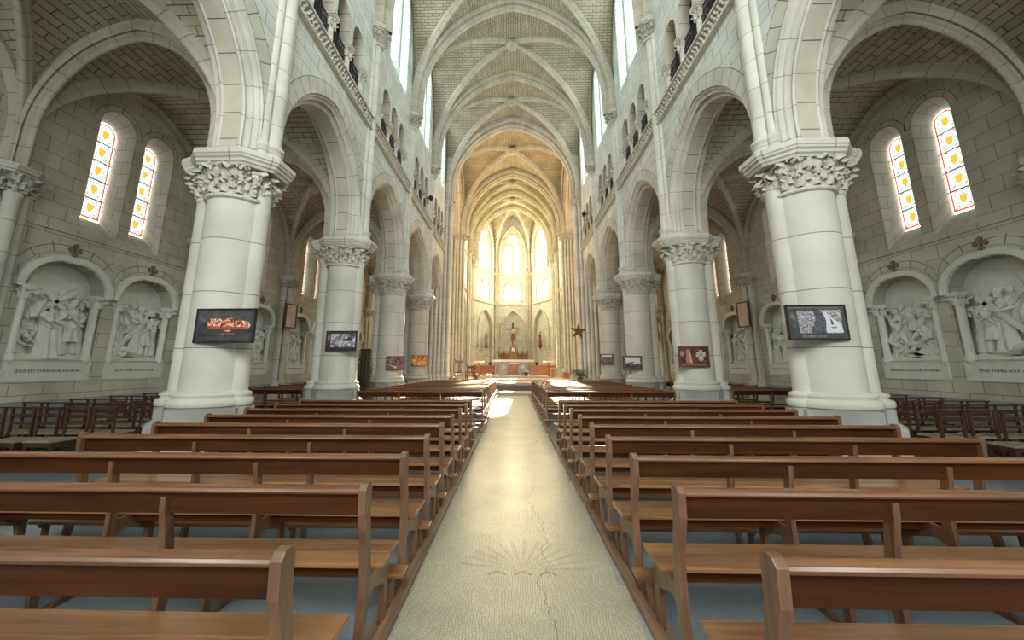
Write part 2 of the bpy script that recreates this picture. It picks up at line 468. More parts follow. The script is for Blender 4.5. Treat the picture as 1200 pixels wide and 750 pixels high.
# mosaic of the central aisle: small tesserae in bands, an incised ring, a ray burst and a crack
def mosaic_mat():
    m, nt, b = newmat('aisle_mosaic'); L = nt.links
    tc = N(nt, 'ShaderNodeTexCoord')
    sep = N(nt, 'ShaderNodeSeparateXYZ'); L.new(tc.outputs['Object'], sep.inputs[0])
    def mth(op, a, b_=None, c=None, clamp=False):
        n = N(nt, 'ShaderNodeMath', operation=op); n.use_clamp = clamp
        for i, v in enumerate((a, b_, c)):
            if v is None: continue
            if isinstance(v, (int, float)): n.inputs[i].default_value = v
            else: L.new(v, n.inputs[i])
        return n.outputs[0]
    X, Y = sep.outputs[0], sep.outputs[1]
    # warped coordinates so that the rows of tesserae wander
    nw = N(nt, 'ShaderNodeTexNoise'); nw.inputs['Scale'].default_value = 2.2; nw.inputs['Detail'].default_value = 2
    L.new(tc.outputs['Object'], nw.inputs['Vector'])
    va = N(nt, 'ShaderNodeVectorMath', operation='MULTIPLY_ADD')
    va.inputs[1].default_value = (0.14, 0.14, 0); L.new(nw.outputs['Color'], va.inputs[0]); L.new(tc.outputs['Object'], va.inputs[2])
    br = N(nt, 'ShaderNodeTexBrick'); br.inputs['Scale'].default_value = 1; br.inputs['Brick Width'].default_value = 0.026
    br.inputs['Row Height'].default_value = 0.019; br.inputs['Mortar Size'].default_value = 0.0022
    br.inputs['Color1'].default_value = (0.485, 0.475, 0.36, 1); br.inputs['Color2'].default_value = (0.40, 0.39, 0.29, 1)
    br.inputs['Mortar'].default_value = (0.27, 0.255, 0.17, 1)
    rot = N(nt, 'ShaderNodeMapping'); rot.inputs['Rotation'].default_value = (0, 0, PI / 2)
    L.new(va.outputs[0], rot.inputs[0]); L.new(rot.outputs[0], br.inputs[0])
    n1 = N(nt, 'ShaderNodeTexNoise'); n1.inputs['Scale'].default_value = 1.6; n1.inputs['Detail'].default_value = 7
    L.new(tc.outputs['Object'], n1.inputs['Vector'])
    mr = N(nt, 'ShaderNodeMapRange'); mr.inputs[1].default_value = .3; mr.inputs[2].default_value = .7; mr.inputs[3].default_value = .8; mr.inputs[4].default_value = 1.12
    L.new(n1.outputs[0], mr.inputs[0])
    mx = N(nt, 'ShaderNodeMix', data_type='RGBA', blend_type='MULTIPLY'); mx.inputs[0].default_value = 1
    L.new(br.outputs[0], mx.inputs[6]); L.new(mr.outputs[0], mx.inputs[7])
    # ring r=.47 at y=8.75
    dy = mth('SUBTRACT', Y, 8.75)
    d = mth('SQRT', mth('ADD', mth('MULTIPLY', X, X), mth('MULTIPLY', dy, dy)))
    ring = mth('LESS_THAN', mth('ABSOLUTE', mth('SUBTRACT', d, 0.47)), 0.022)
    # crack: a wandering line
    nc = N(nt, 'ShaderNodeTexNoise', noise_dimensions='1D'); nc.inputs['Scale'].default_value = 1.1; nc.inputs['Detail'].default_value = 5
    L.new(Y, nc.inputs['W'])
    cx = mth('ADD', mth('MULTIPLY', mth('SUBTRACT', nc.outputs[0], 0.5), 0.55), 0.22)
    crack = mth('LESS_THAN', mth('ABSOLUTE', mth('SUBTRACT', X, cx)), 0.0035)
    crack = mth('MULTIPLY', crack, mth('LESS_THAN', Y, 7.2))
    # rays around (0.03,3.35)
    rx = mth('SUBTRACT', X, 0.03); ry = mth('SUBTRACT', Y, 3.42)
    ang = mth('ARCTAN2', ry, rx); rr = mth('SQRT', mth('ADD', mth('MULTIPLY', rx, rx), mth('MULTIPLY', ry, ry)))
    ray = mth('GREATER_THAN', mth('SINE', mth('MULTIPLY', ang, 26)), 0.55)
    ray = mth('MULTIPLY', ray, mth('LESS_THAN', rr, 0.52)); ray = mth('MULTIPLY', ray, mth('GREATER_THAN', rr, 0.16)); ray = mth('MULTIPLY', ray, mth('GREATER_THAN', ry, 0.0))
    # three chevrons under the burst
    cm = mth('ABSOLUTE', mth('SUBTRACT', mth('FRACT', mth('DIVIDE', mth('ADD', rx, 0.3), 0.2)), 0.5))
    ch = mth('LESS_THAN', mth('ABSOLUTE', mth('ADD', mth('SUBTRACT', ry, -0.02), mth('MULTIPLY', cm, 0.16))), 0.010)
    ch = mth('MULTIPLY', ch, mth('LESS_THAN', mth('ABSOLUTE', rx), 0.3)); ch = mth('MULTIPLY', ch, mth('LESS_THAN', cm, 0.34))
    dk = mth('MAXIMUM', mth('MAXIMUM', mth('MULTIPLY', ring, 0.55), mth('MULTIPLY', crack, 0.75)), mth('MAXIMUM', mth('MULTIPLY', ray, 0.25), mth('MULTIPLY', ch, 0.75)))
    m2 = N(nt, 'ShaderNodeMix', data_type='RGBA', blend_type='MIX')
    L.new(dk, m2.inputs[0]); L.new(mx.outputs[2], m2.inputs[6]); m2.inputs[7].default_value = (0.09, 0.08, 0.05, 1)
    L.new(m2.outputs[2], b.inputs['Base Color'])
    hgt = mth('SUBTRACT', mth('MULTIPLY', mth('SUBTRACT', 1, br.outputs[1]), 0.4), dk)
    n3 = N(nt, 'ShaderNodeTexNoise'); n3.inputs['Scale'].default_value = 6; n3.inputs['Detail'].default_value = 4
    L.new(tc.outputs['Object'], n3.inputs['Vector'])
    hgt = mth('ADD', hgt, mth('MULTIPLY', n3.outputs[0], 2.2))
    bp = N(nt, 'ShaderNodeBump'); bp.inputs['Strength'].default_value = 0.35; bp.inputs['Distance'].default_value = 0.006
    L.new(hgt, bp.inputs['Height']); L.new(bp.outputs[0], b.inputs['Normal'])
    b.inputs['Roughness'].default_value = 0.30
    return m
M['mosaic'] = mosaic_mat()
# ------------------------------------------------------------------ layout (metres, nave axis x=0, camera looks along +y)
B = 4.72
P = [6.70 + B * k for k in range(-3, 5)]     # pier lines; P[-1]=25.58 is the crossing
Y0, YC, YC2, YA, YB, YE = P[0], P[-1], 33.0, 37.0, 40.8, 44.3
WF, WB = 4.75, 5.66                          # nave wall faces
XO = 9.95                                    # aisle outer wall face
ZT = 19.5
M['glass_nave'] = glow('clerestory_glass', (0.82, 0.93, 1.0), 6.8, pattern=(0.3, 0.3, 0.012, (0.84, 0.97, 0.97), (0.80, 0.94, 0.95), (0.3, 0.33, 0.35)))
M['glass_stain'] = glow('stained_pale_glass', (1, 1, 1), 1.0, pattern=(0.12, 0.105, 0.005, (0.55, 0.95, 0.80), (0.95, 1.0, 1.0), (0.05, 0.07, 0.07)))
M['glass_rim'] = glow('clear_rim_glass', (1.0, 0.95, 0.85), 4.0)
M['glass_red'] = glow('red_border_glass', (1.0, 0.10, 0.03), 0.7)
M['glass_gold'] = glow('gold_shield_glass', (1.0, 0.58, 0.06), 0.62)
M['glass_orange'] = glow('orange_glass', (1.0, 0.40, 0.12), 0.62)
M['glass_apse'] = glow('apse_glass', (1.0, 0.80, 0.46), 17, through=0.9)
M['fill_choir'] = glow('choir_fill_pane', (1.0, 0.72, 0.36), 12)  # glow for invented choir windows that warm the chancel
M['fill_transept'] = glow('transept_fill_pane', (1.0, 0.64, 0.36), 19)  # glow for added, unseen windows casting warm light on the crossing vault
M['fill_west'] = glow('west_fill_pane', (0.96, 0.98, 0.93), 14)  # fill light from behind the camera, shaped as added windows

ROLL = [(0.10 * math.cos(PI * i / 6), 0.09 * math.sin(PI * i / 6)) for i in range(7)]

def sec_rib(w, d):
    """closed rib section: block with a roll on its underside; web side at inward = -0.1"""
    h = w / 2
    s = [(-h, -0.12), (-h, d * 0.45), (-h * 0.72, d * 0.5), (-h * 0.62, d * 0.62)]
    s += [(-h * 0.55 * math.cos(PI * i / 6), d * 0.66 + d * 0.34 * math.sin(PI * i / 6)) for i in range(7)]
    s += [(h * 0.62, d * 0.62), (h * 0.72, d * 0.5), (h, d * 0.45), (h, -0.12)]
    return s

def sec_big(w, d):
    h = w / 2
    s = [(-h, -0.12), (-h, d * 0.18)]
    s += [(-h * 0.80 - h * 0.16 * math.cos(PI * i / 4), d * 0.25 + d * 0.2 * math.sin(PI * i / 4)) for i in range(5)]
    s += [(-h * 0.55, d * 0.35), (-h * 0.55, d * 0.65)]
    s += [(-h * 0.30 * math.cos(PI * i / 6) - 0 * h, d * 0.72 + d * 0.28 * math.sin(PI * i / 6)) for i in range(7)]
    s += [(h * 0.55, d * 0.65), (h * 0.55, d * 0.35)]
    s += [(h * 0.80 - h * 0.16 * math.cos(PI * i / 4), d * 0.25 + d * 0.2 * math.sin(PI * i / 4)) for i in range(5)]
    s += [(h, d * 0.18), (h, -0.12)]
    return s

def vault(x0, x1, y0, y1, zs, rise, shape_a, web, rib=(0.26, 0.22), sides=(1, 1, 1, 1), name='ceiling', n=14, zlow=None, boss=0.30):
    """quadripartite vault; sides=(-x,+x,-y,+y) cells built"""
    cx, cy, a, b = (x0 + x1) / 2, (y0 + y1) / 2, (x1 - x0) / 2, (y1 - y0) / 2
    g = gfun(shape_a, rise)
    us = [-math.cos(PI * i / (2 * n)) for i in range(2 * n + 1)]
    mb = MB()
    for ax in (0, 1):
        half, other = (a, b) if ax == 0 else (b, a)
        L = [0]
        for i in range(1, len(us)):
            L.append(L[-1] + math.hypot(half * (us[i] - us[i - 1]), rise * (g(us[i]) - g(us[i - 1]))))
        for sg in (-1, 1):
            if ax == 0 and not sides[2 if sg < 0 else 3]: continue
            if ax == 1 and not sides[0 if sg < 0 else 1]: continue
            vs, uv, fs, us_ = [], [], [], []
            K = 3
            for i, u in enumerate(us):
                z = zs + rise * g(u)
                for k in range(K + 1):
                    w = other * (abs(u) + (1 - abs(u)) * k / K) * sg
                    if ax == 0: p = (cx + half * u, cy + w, z); q = (cy + w, L[i])
                    else: p = (cx + w, cy + half * u, z); q = (cx + w, L[i])
                    vs.append(p); uv.append(q)
            for i in range(len(us) - 1):
                for k in range(K):
                    f = (i * (K + 1) + k, i * (K + 1) + k + 1, (i + 1) * (K + 1) + k + 1, (i + 1) * (K + 1) + k)
                    fs.append(f); us_.append([uv[j] for j in f])
            mb.add(vs, fs, us_, 0, True)
    o = struct(name, mb, web)
    r = MB()
    for sg in (-1, 1):
        path = [(cx + a * 0.985 * u, cy + sg * b * 0.985 * u, zs + rise * g(u * 0.985)) for u in us]
        if zlow is not None:
            path = [(path[0][0], path[0][1], zlow)] + path + [(path[-1][0], path[-1][1], zlow)]
        side = Vector((sg * b, -a, 0)).normalized()
        pth = [Vector(p) for p in path]
        # inward = down at the crown
        t = (pth[len(pth) // 2 + 1] - pth[len(pth) // 2 - 1]).normalized()
        fl = 1 if t.cross(side).z < 0 else -1
        r.sweep(path, side, sec_rib(*rib), flip=fl)
    build('rib', r, M['rib'], o)
    bo = MB()
    zb = zs + rise - 0.20
    bo.lathe([(0.02, -0.28), (boss * 0.55, -0.26), (boss * 0.6, -0.20), (boss, -0.18), (boss * 1.05, -0.08), (boss, 0.02), (boss * 0.8, 0.1)], 16, (cx, cy, zb))
    for k in range(6):
        an = k * PI / 3
        bo.ell((cx + boss * 0.5 * math.cos(an), cy + boss * 0.5 * math.sin(an), zb - 0.2), (boss * 0.24, boss * 0.24, 0.1), 8, 5)
    build('boss', bo, M['rib'], o)
    return o

def transverse(y, a, zs, rise, zlow, sec, x_c=0.0, mat='rib', name='trim'):
    """arch across x at line y"""
    r = MB()
    pts = [(x_c + u, y, zs + h) for u, h in pointed(a, rise, 16)]
    pts = [(pts[0][0], y, zlow)] + pts + [(pts[-1][0], y, zlow)]
    r.sweep(pts, (0, 1, 0), sec, flip=-1)
    return struct(name, r, M[mat])

def flipcheck():
    pass

# ------------------------------------------------------------------ carved capitals
def leaf(mb, ang, cx, cy, z0, h, w, r0, r1, curl, lobes=3, tw=0.0):
    """an acanthus leaf lying on the bell and curling over at its tip"""
    nu, nv = 6, 6
    vs = []
    for j in range(nv + 1):
        t = j / nv
        if t < 0.8:
            rr = r0 + (r1 - r0) * (t ** 1.8) + 0.02 + curl * t ** 3
            zz = z0 + h * t / 0.8
        else:
            q = (t - 0.8) / 0.2
            rr = r0 + (r1 - r0) * (t ** 1.8) + 0.02 + curl * (t ** 3 + 0.25 * math.sin(q * PI / 2))
            zz = z0 + h * (1 - 0.26 * q * q)
        ww = w * (0.75 + 0.35 * math.sin(t * PI * 0.9)) * (1 - 0.7 * (max(0, t - 0.72) / 0.28) ** 2)
        ww *= 1 + 0.16 * math.sin(t * PI * lobes * 2)
        for i in range(nu + 1):
            s = (i / nu - 0.5) * 2
            d = (1 - abs(s)) * 0.05 - 0.03 * abs(math.sin(s * PI * 2.5)) * (1 - t * 0.3)
            R = rr + d - 0.03 * abs(s) ** 2
            a = ang + s * ww / 2 / max(R, 0.1) + tw * t
            vs.append((cx + R * math.cos(a), cy + R * math.sin(a), zz - 0.03 * abs(s) * t))
    fs = [(j * (nu + 1) + i, j * (nu + 1) + i + 1, (j + 1) * (nu + 1) + i + 1, (j + 1) * (nu + 1) + i) for j in range(nv) for i in range(nu)]
    mb.add(vs, fs, None, 0, True)

def capital(mb, cx, cy, z0, z1, r0, r1, n1=10, full=(0, 2 * PI), curl=0.10, seed=1):
    rnd = random.Random(seed)
    h = z1 - z0
    mb.lathe([(r0 * 1.0, -0.03), (r0 * 1.10, -0.015), (r0 * 1.13, 0.02), (r0 * 1.08, 0.05), (r0 * 1.0, 0.06), (r0 * 1.0, 0.25 * h), (r0 + (r1 - r0) * 0.25, 0.6 * h), (r0 + (r1 - r0) * .7, 0.9 * h), (r1 * 0.95, h)], 24, (cx, cy, z0))
    a0, a1 = full
    big = r0 > .3
    arc = (a1 - a0) * r0 / n1
    for k in range(n1):
        a = a0 + (a1 - a0) * (k + 0.5) / n1
        leaf(mb, a, cx, cy, z0 + 0.07, h * 0.36, arc * 1.2, r0, r0 + (r1 - r0) * 0.35, curl * 0.7, 3, rnd.uniform(-.08, .08))
    for k in range(n1):
        a = a0 + (a1 - a0) * k / n1
        leaf(mb, a, cx, cy, z0 + h * 0.26, h * 0.40, arc * 1.1, r0 + .01, r0 + (r1 - r0) * .6, curl * 0.95, 3, rnd.uniform(-.1, .1))
    if big or n1 > 5:
        for k in range(n1):
            a = a0 + (a1 - a0) * (k + .5) / n1
            leaf(mb, a, cx, cy, z0 + h * 0.50, h * 0.44, arc * 1.25, r0 + (r1 - r0) * .25, r1, curl * 1.0, 4, rnd.uniform(-.12, .12))
    for k in range(n1 * (6 if big else 2)):
        aa = rnd.uniform(a0, a1); t = rnd.uniform(.2, .95)
        R = r0 + (r1 - r0) * t ** 1.6 + rnd.uniform(.03, .075) * (1 if big else .5)
        q = .018 + .016 * rnd.random() if big else .012
        mb.ell((cx + R * math.cos(aa), cy + R * math.sin(aa), z0 + h * t), (q, q, q * 1.3), 6, 4)

def mould(mb, cx, cy, z, prof, n=8, rot=PI / 8, sx=1, sy=1):
    mb.lathe(prof, n, (cx, cy, z), rot, rot + 2 * PI, sx, sy, sm=False)

# ------------------------------------------------------------------ arcade pier (prototype: nave side towards -x)
def make_pier():
    t = thing('stone_pier', 'x', 'column')
    RM, RS, DX, NX = 0.48, 0.175, 0.58, -0.41
    b = MB()
    for x, y, r, e in ((0, 0, RM, .12), (NX, 0, RS, .08), (DX, 0, RS, .12)):
        b.lathe([(r + e * .9, 0.92), (r + e * 1.15, 0.95), (r + e * 1.25, 1.0), (r + e * 1.15, 1.055), (r + e * .75, 1.075), (r + e * .6, 1.10), (r + e * .85, 1.125), (r + e * .8, 1.16), (r + e * .3, 1.18), (r * 0.98, 1.20)], 28, (x, y, 0), cap=False)
    build('base_moulding', b, M['drum'], t)
    b = MB()
    for x, r, e in ((0, RM, .13), (NX, RS, .085), (DX, RS, .13)):
        c = 1 / math.cos(PI / 8)
        mould(b, x, 0, 0, [((r + e + .10) * c, 0), ((r + e + .10) * c, .62), ((r + e + .08) * c, .66), ((r + e) * c, .72), ((r + e) * c, .925)])
    build('plinth', b, M['plinth'], t)
    b = MB(); b.lathe([(RM, 1.18), (RM, 4.56)], 40, cap=False); build('shaft', b, M['drum'], t)
    for x in (NX, DX):
        b = MB(); b.lathe([(RS, 1.18), (RS, 5.12 if x < 0 else 4.6)], 24, (x, 0, 0), cap=False)
        build('engaged_shaft', b, M['drum'], t)
    c = MB()
    capital(c, 0, 0, 4.57, 5.16, RM, 0.63, 13, curl=0.05, seed=3)
    capital(c, DX, 0, 4.62, 5.16, RS, 0.30, 6, (-2.2, 2.2), curl=0.07, seed=4)
    for sy in (-1, 1):     # foliage beside the nave shaft
        for q in range(3):
            leaf(c, PI + sy * (0.75 + .25 * q), -0.32, sy * 0.16, 4.66 + .12 * q, 0.36, 0.24, 0.16, 0.34, 0.09)
        # small carved head at the corner
        hx, hy = -0.47, sy * 0.30
        c.ell((hx, hy, 4.98), (0.085, 0.085, 0.115), 10, 8)
        c.ell((hx - .03, hy + sy * .08, 4.965), (0.018, 0.024, 0.03), 6, 4)
        c.ell((hx, hy, 5.05), (0.105, 0.105, 0.06), 10, 5)
        c.ell((hx, hy + sy * .01, 4.87), (0.06, 0.06, 0.06), 8, 5)
    build('capital', c, M['carve'], t)
    # abacus: stepped moulding following an elongated octagon
    a = MB()
    def oct_(e):
        return [(-0.42 - e * .4, -0.62 - e), (0.42, -0.62 - e), (0.66 + e, -0.36 - e * .4), (0.90 + e, -0.30), (0.90 + e, 0.30), (0.66 + e, 0.36 + e * .4), (0.42, 0.62 + e), (-0.42 - e * .4, 0.62 + e), (-0.58 - e * .7, 0.46 + e * .7), (-0.80 - e, 0.24 + e * .3), (-0.80 - e, -0.24 - e * .3), (-0.58 - e * .7, -0.46 - e * .7)]
    lv = [(-.05, 5.12), (-.03, 5.16), (.0, 5.18), (.01, 5.22), (.045, 5.25), (.05, 5.28), (.07, 5.30), (.07, 5.37), (.05, 5.40)]
    loops = [[(x, y, z) for x, y in oct_(e)] for e, z in lv]
    a.loft(loops, closed=True)
    a.poly([oct_(.05)], lambda u, v: (u, v, 5.40)); a.poly([oct_(-.05)], lambda u, v: (u, v, 5.12))
    build('abacus', a, M['shaft'], t)
    # vaulting shafts rising over the abacus to the springing
    for (x, y, r) in ((-0.50, 0, 0.15), (-0.46, -0.20, 0.085), (-0.46, 0.20, 0.085)):
        s = MB()
        s.lathe([(r * 1.55, 5.40), (r * 1.55, 5.50), (r * 1.3, 5.52), (r * 1.3, 5.66), (r * 1.5, 5.68), (r * 1.5, 5.73), (r * 1.15, 5.76), (r, 5.80), (r, 12.58)], 16, (x, y, 0), cap=False)
        build('vault_shaft', s, M['shaft'], t)
    c = MB()
    capital(c, -0.50, 0, 12.52, 13.0, 0.20, 0.32, 8, (PI / 2 - .3, 3 * PI / 2 + .3), curl=0.08, seed=9)
    capital(c, -0.46, -.2, 12.54, 13.0, 0.09, 0.16, 4, (PI - .3, 3 * PI / 2 + .3), curl=0.05, seed=10)
    capital(c, -0.46, .2, 12.54, 13.0, 0.09, 0.16, 4, (PI / 2 - .3, PI + .3), curl=0.05, seed=11)
    ab = [(-.36, -.42), (-.58, -.42), (-.84, -.26), (-.84, .26), (-.58, .42), (-.36, .42)]
    for e, z0, z1 in ((-.06, 13.0, 13.04), (0, 13.04, 13.11), (.03, 13.11, 13.17)):
        c.prism([(x - (e if x < -.4 else 0), y * (1 + e)) for x, y in ab], z0, z1, 'z')
    build('vault_capital', c, M['carve'], t)
    return t

PIERNAMES = ['behind the camera', 'beside the camera', 'with the nearest framed picture', 'second from the camera', 'third from the camera', 'fourth from the camera']
pier = make_pier(); used = [False]
for s, sn in ((-1, 'left'), (1, 'right')):
    for k, y in enumerate(P[1:-1]):
        if k == 0: continue
        kk = ['', 'pale round pier just beside the viewer on the %s, cut off by the frame',
              'massive pale round pier nearest on the %s, its framed picture the largest',
              'pale round pier second along the %s arcade', 'pale round pier third along the %s arcade',
              'pale round pier fourth and last of the %s arcade before the crossing'][k]
        o = place(pier, used, (s * 5.22, y, 0), 0 if s > 0 else PI, kk % sn)
        o['group'] = 'piers of the %s arcade' % sn

# ------------------------------------------------------------------ nave arcade walls, one bay after another
def loop3(s, x, pts):
    return [(s * x, a, z) for a, z in pts]

trn = [0]
def arcade_bay(s, y0, y1):
    c = (y0 + y1) / 2; sn = 'left' if s < 0 else 'right'
    w = MB()
    ho = (y1 - y0) / 2
    zs, zb = 6.0, 5.40
    def AR(a, n=16): return arch(c, a, zb, zs, 2.30 * a / 1.9, n)
    outl = [(y0, zb)] + AR(2.06) + [(y1, zb), (y1, 20.3), (y0, 20.3)]
    holes = []
    # triforium: three openings sharing colonnettes
    tri = [(c - 1.50, 9.74), (c + 1.50, 9.74)]
    top = []
    for k in (1, 0, -1):
        yc = c + k * 1.02
        a = 0.40
        top += [(yc + a, 10.84), (yc + a, 11.42)]
        top += [(yc + a * math.cos(PI * i / 12), 11.42 + a * 1.12 * math.sin(PI * i / 12)) for i in range(1, 12)]
        top += [(yc - a, 11.42), (yc - a, 10.84)]
    top[0] = (c + 1.50, 10.84); top.insert(1, (c + 1.42, 10.84))
    top[-1] = (c - 1.50, 10.84); top.insert(-1, (c - 1.42, 10.84))
    tri = tri + top
    holes.append(tri)
    # clerestory lancets with deep splays
    cl = []
    for k in (-1, 1):
        yc = c + 0.15 + k * 0.62
        cl.append([(yc - .52, 13.45), (yc + .52, 13.45)] + [(yc + .52 * math.cos(PI * i / 12), 17.6 + .72 * math.sin(PI * i / 12)) for i in range(13)])
    holes += cl
    w.poly([outl] + holes, lambda a, b: (s * WF, a, b), 0)
    # moulded orders of the arcade arch
    pr = [(2.06, 4.75), (2.06, 4.79), (2.02, 4.80), (2.015, 4.84), (1.99, 4.87), (1.95, 4.875), (1.95, 4.91), (1.985, 4.93), (1.97, 4.965), (1.93, 4.985), (1.88, 4.97), (1.855, 5.0), (1.87, 5.04)]
    mir = [(a, 2 * 5.205 - x) for a, x in reversed(pr)]
    L = [loop3(s, x, AR(a)) for a, x in pr]
    w.loft(L, 1, sm=True)
    w.loft([loop3(s, 5.04, AR(1.87)), loop3(s, 5.37, AR(1.87))], 2)
    w.loft([loop3(s, x, AR(a)) for a, x in mir], 1, sm=True)
    w.poly([[(y0, zb)] + AR(2.06) + [(y1, zb), (y1, 9.6), (y0, 9.6)]], lambda a, b: (s * WB, a, b), 0)
    # ring of voussoirs around the arch, joints radial
    A1, A2 = AR(2.06), arch(c, 2.44, zb, zs, 2.30 * 2.06 / 1.9 + 0.38, 16)
    w.loft([loop3(s, WF - .006, A1[1:-1]), loop3(s, WF - .006, A2[1:-1])], 4, u0=0)
    w.loft([loop3(s, WF - .006, A2[1:-1]), loop3(s, WF + .01, A2[1:-1])], 1)
    # triforium reveal and passage
    w.loft([loop3(s, WF, tri), loop3(s, WF + .32, tri)], 2, closed=True)
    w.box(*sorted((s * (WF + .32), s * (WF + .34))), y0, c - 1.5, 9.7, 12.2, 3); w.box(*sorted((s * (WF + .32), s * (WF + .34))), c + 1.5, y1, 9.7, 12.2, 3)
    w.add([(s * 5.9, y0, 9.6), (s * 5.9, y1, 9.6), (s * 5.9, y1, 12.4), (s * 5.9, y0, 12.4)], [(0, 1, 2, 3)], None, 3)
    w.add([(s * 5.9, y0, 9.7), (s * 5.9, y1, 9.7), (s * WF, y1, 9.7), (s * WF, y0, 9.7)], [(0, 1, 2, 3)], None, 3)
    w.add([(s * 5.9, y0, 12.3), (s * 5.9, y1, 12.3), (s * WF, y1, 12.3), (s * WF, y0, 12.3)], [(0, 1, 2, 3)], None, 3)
    # clerestory splays
    for k, h in zip((-1, 1), cl):
        yc = c + 0.15 + k * 0.62
        inn = [(yc - .50, 13.75), (yc + .50, 13.75)] + [(yc + .50 * math.cos(PI * i / 12), 17.6 + .70 * math.sin(PI * i / 12)) for i in range(13)]
        w.loft([loop3(s, WF, h), loop3(s, WF + 1.12, inn)], 0, closed=True)
    o = struct('wall_' + sn, w, [M['wall'], M['shaft'], M['soffit'], M['darkvoid'], M['vous_wide']])
    # parts of the wall: carved string, colonnettes
    f = MB()
    z0, z1 = 9.26, 9.70
    f.box(*sorted((s * 4.62, s * WF)), y0, y1, z0, z0 + .05); f.box(*sorted((s * 4.58, s * WF)), y0, y1, z1 - .05, z1)
    f.box(*sorted((s * 4.735, s * WF)), y0, y1, z0 + .05, z1 - .05)
    rnd = random.Random(int(y0 * 10))
    n = 34
    for k in range(n):
        yy = y0 + (k + .5) * (y1 - y0) / n
        for q in range(3):
            zz = z0 + .10 + q * .115
            f.ell((s * 4.66, yy + (.035 if q % 2 else -.03) + rnd.uniform(-.025, .025), zz), (.06, .040, .042), 6, 4, R=Matrix.Rotation(rnd.uniform(-.8, .8), 4, 'X'))
    build('carved_string_course', f, M['carve'], o)
    for k in range(4):
        yc = c - 1.53 + 1.02 * k
        q = MB()
        x = s * (WF + .10)
        half = k in (0, 3)
        yy = yc + (.03 if k == 0 else -.03 if k == 3 else 0)
        q.lathe([(.15, 9.72), (.15, 9.80), (.125, 9.82), (.135, 9.86), (.10, 9.90), (.095, 9.92), (.09, 10.36)], 14, (x, yy, 0))
        q.lathe([(.08, 10.36), (.10, 10.38), (.085, 10.41), (.09, 10.52), (.125, 10.70)], 14, (x, yy, 0))
        for j in range(8):
            leaf(q, j * PI / 4, x, yy, 10.42, .20, .09, .085, .12, .035)
        for e, za, zb_ in ((.13, 10.68, 10.73), (.155, 10.73, 10.80), (.17, 10.80, 10.84)):
            q.box(x - e, x + e, yy - e, yy + e, za, zb_)
        build('colonnette', q, M['carve'], o)
    # iron railings standing in the openings
    for k in range(3):
        yc = c + 1.02 * (k - 1)
        r = MB()
        x = s * (WF + .10)
        ya, yb = yc - .43, yc + .43
        r.box(x - .012, x + .012, ya, yb, 10.62, 10.65); r.box(x - .012, x + .012, ya, yb, 9.78, 9.81); r.box(x - .01, x + .01, ya, yb, 10.14, 10.16)
        for j in range(8):
            yj = ya + (yb - ya) * j / 7
            r.box(x - .008, x + .008, yj - .008, yj + .008, 9.74, 10.65)
        for j in range(7):
            ym = ya + (yb - ya) * (j + .5) / 7
            for zc, rr in ((9.97, .052), (10.32, .052), (9.88, .03), (10.06, .03), (10.23, .03), (10.42, .03), (10.53, .05)):
                ring = [(x, ym + rr * math.cos(2 * PI * i / 8), zc + rr * 1.25 * math.sin(2 * PI * i / 8)) for i in range(9)]
                r.tube(ring, .008, 4, cap=False)
        bayi = [i for i in range(len(P) - 1) if abs(P[i] - y0) < .01][0]
        if bayi >= 2:
            od = ORD[bayi - 2]
            ro = build('iron_railing', r, M['iron'])
            tag(ro, 'dark wrought-iron railing, %s opening of the %s gallery bay, %s wall' % (['near', 'middle', 'far'][k], od, sn), 'railing', 'triforium railings of the %s wall' % sn)
    # clerestory panes
    for k in (-1, 1):
        yc = c + 0.15 + k * 0.62
        g = MB()
        inn = [(yc - .50, 13.75), (yc + .50, 13.75)] + [(yc + .50 * math.cos(PI * i / 12), 17.6 + .70 * math.sin(PI * i / 12)) for i in range(13)]
        g.poly([inn], lambda a, b: (s * (WF + 1.12), a, b))
        trn[0] += 1
        struct('window_%d' % trn[0], g, M['glass_nave'])

for s in (-1, 1):
    for k in range(len(P) - 1):
        arcade_bay(s, P[k], P[k + 1])

# nave vaults and transverse arches
for k in range(len(P) - 1):
    vault(-4.72, 4.72, P[k], P[k + 1], 13.9, 5.6, 4.6, M['vault'], zlow=13.1)
for k in range(1, len(P) - 1):
    transverse(P[k], 4.66, 13.9, 5.55, 13.1, sec_big(.60, .44))

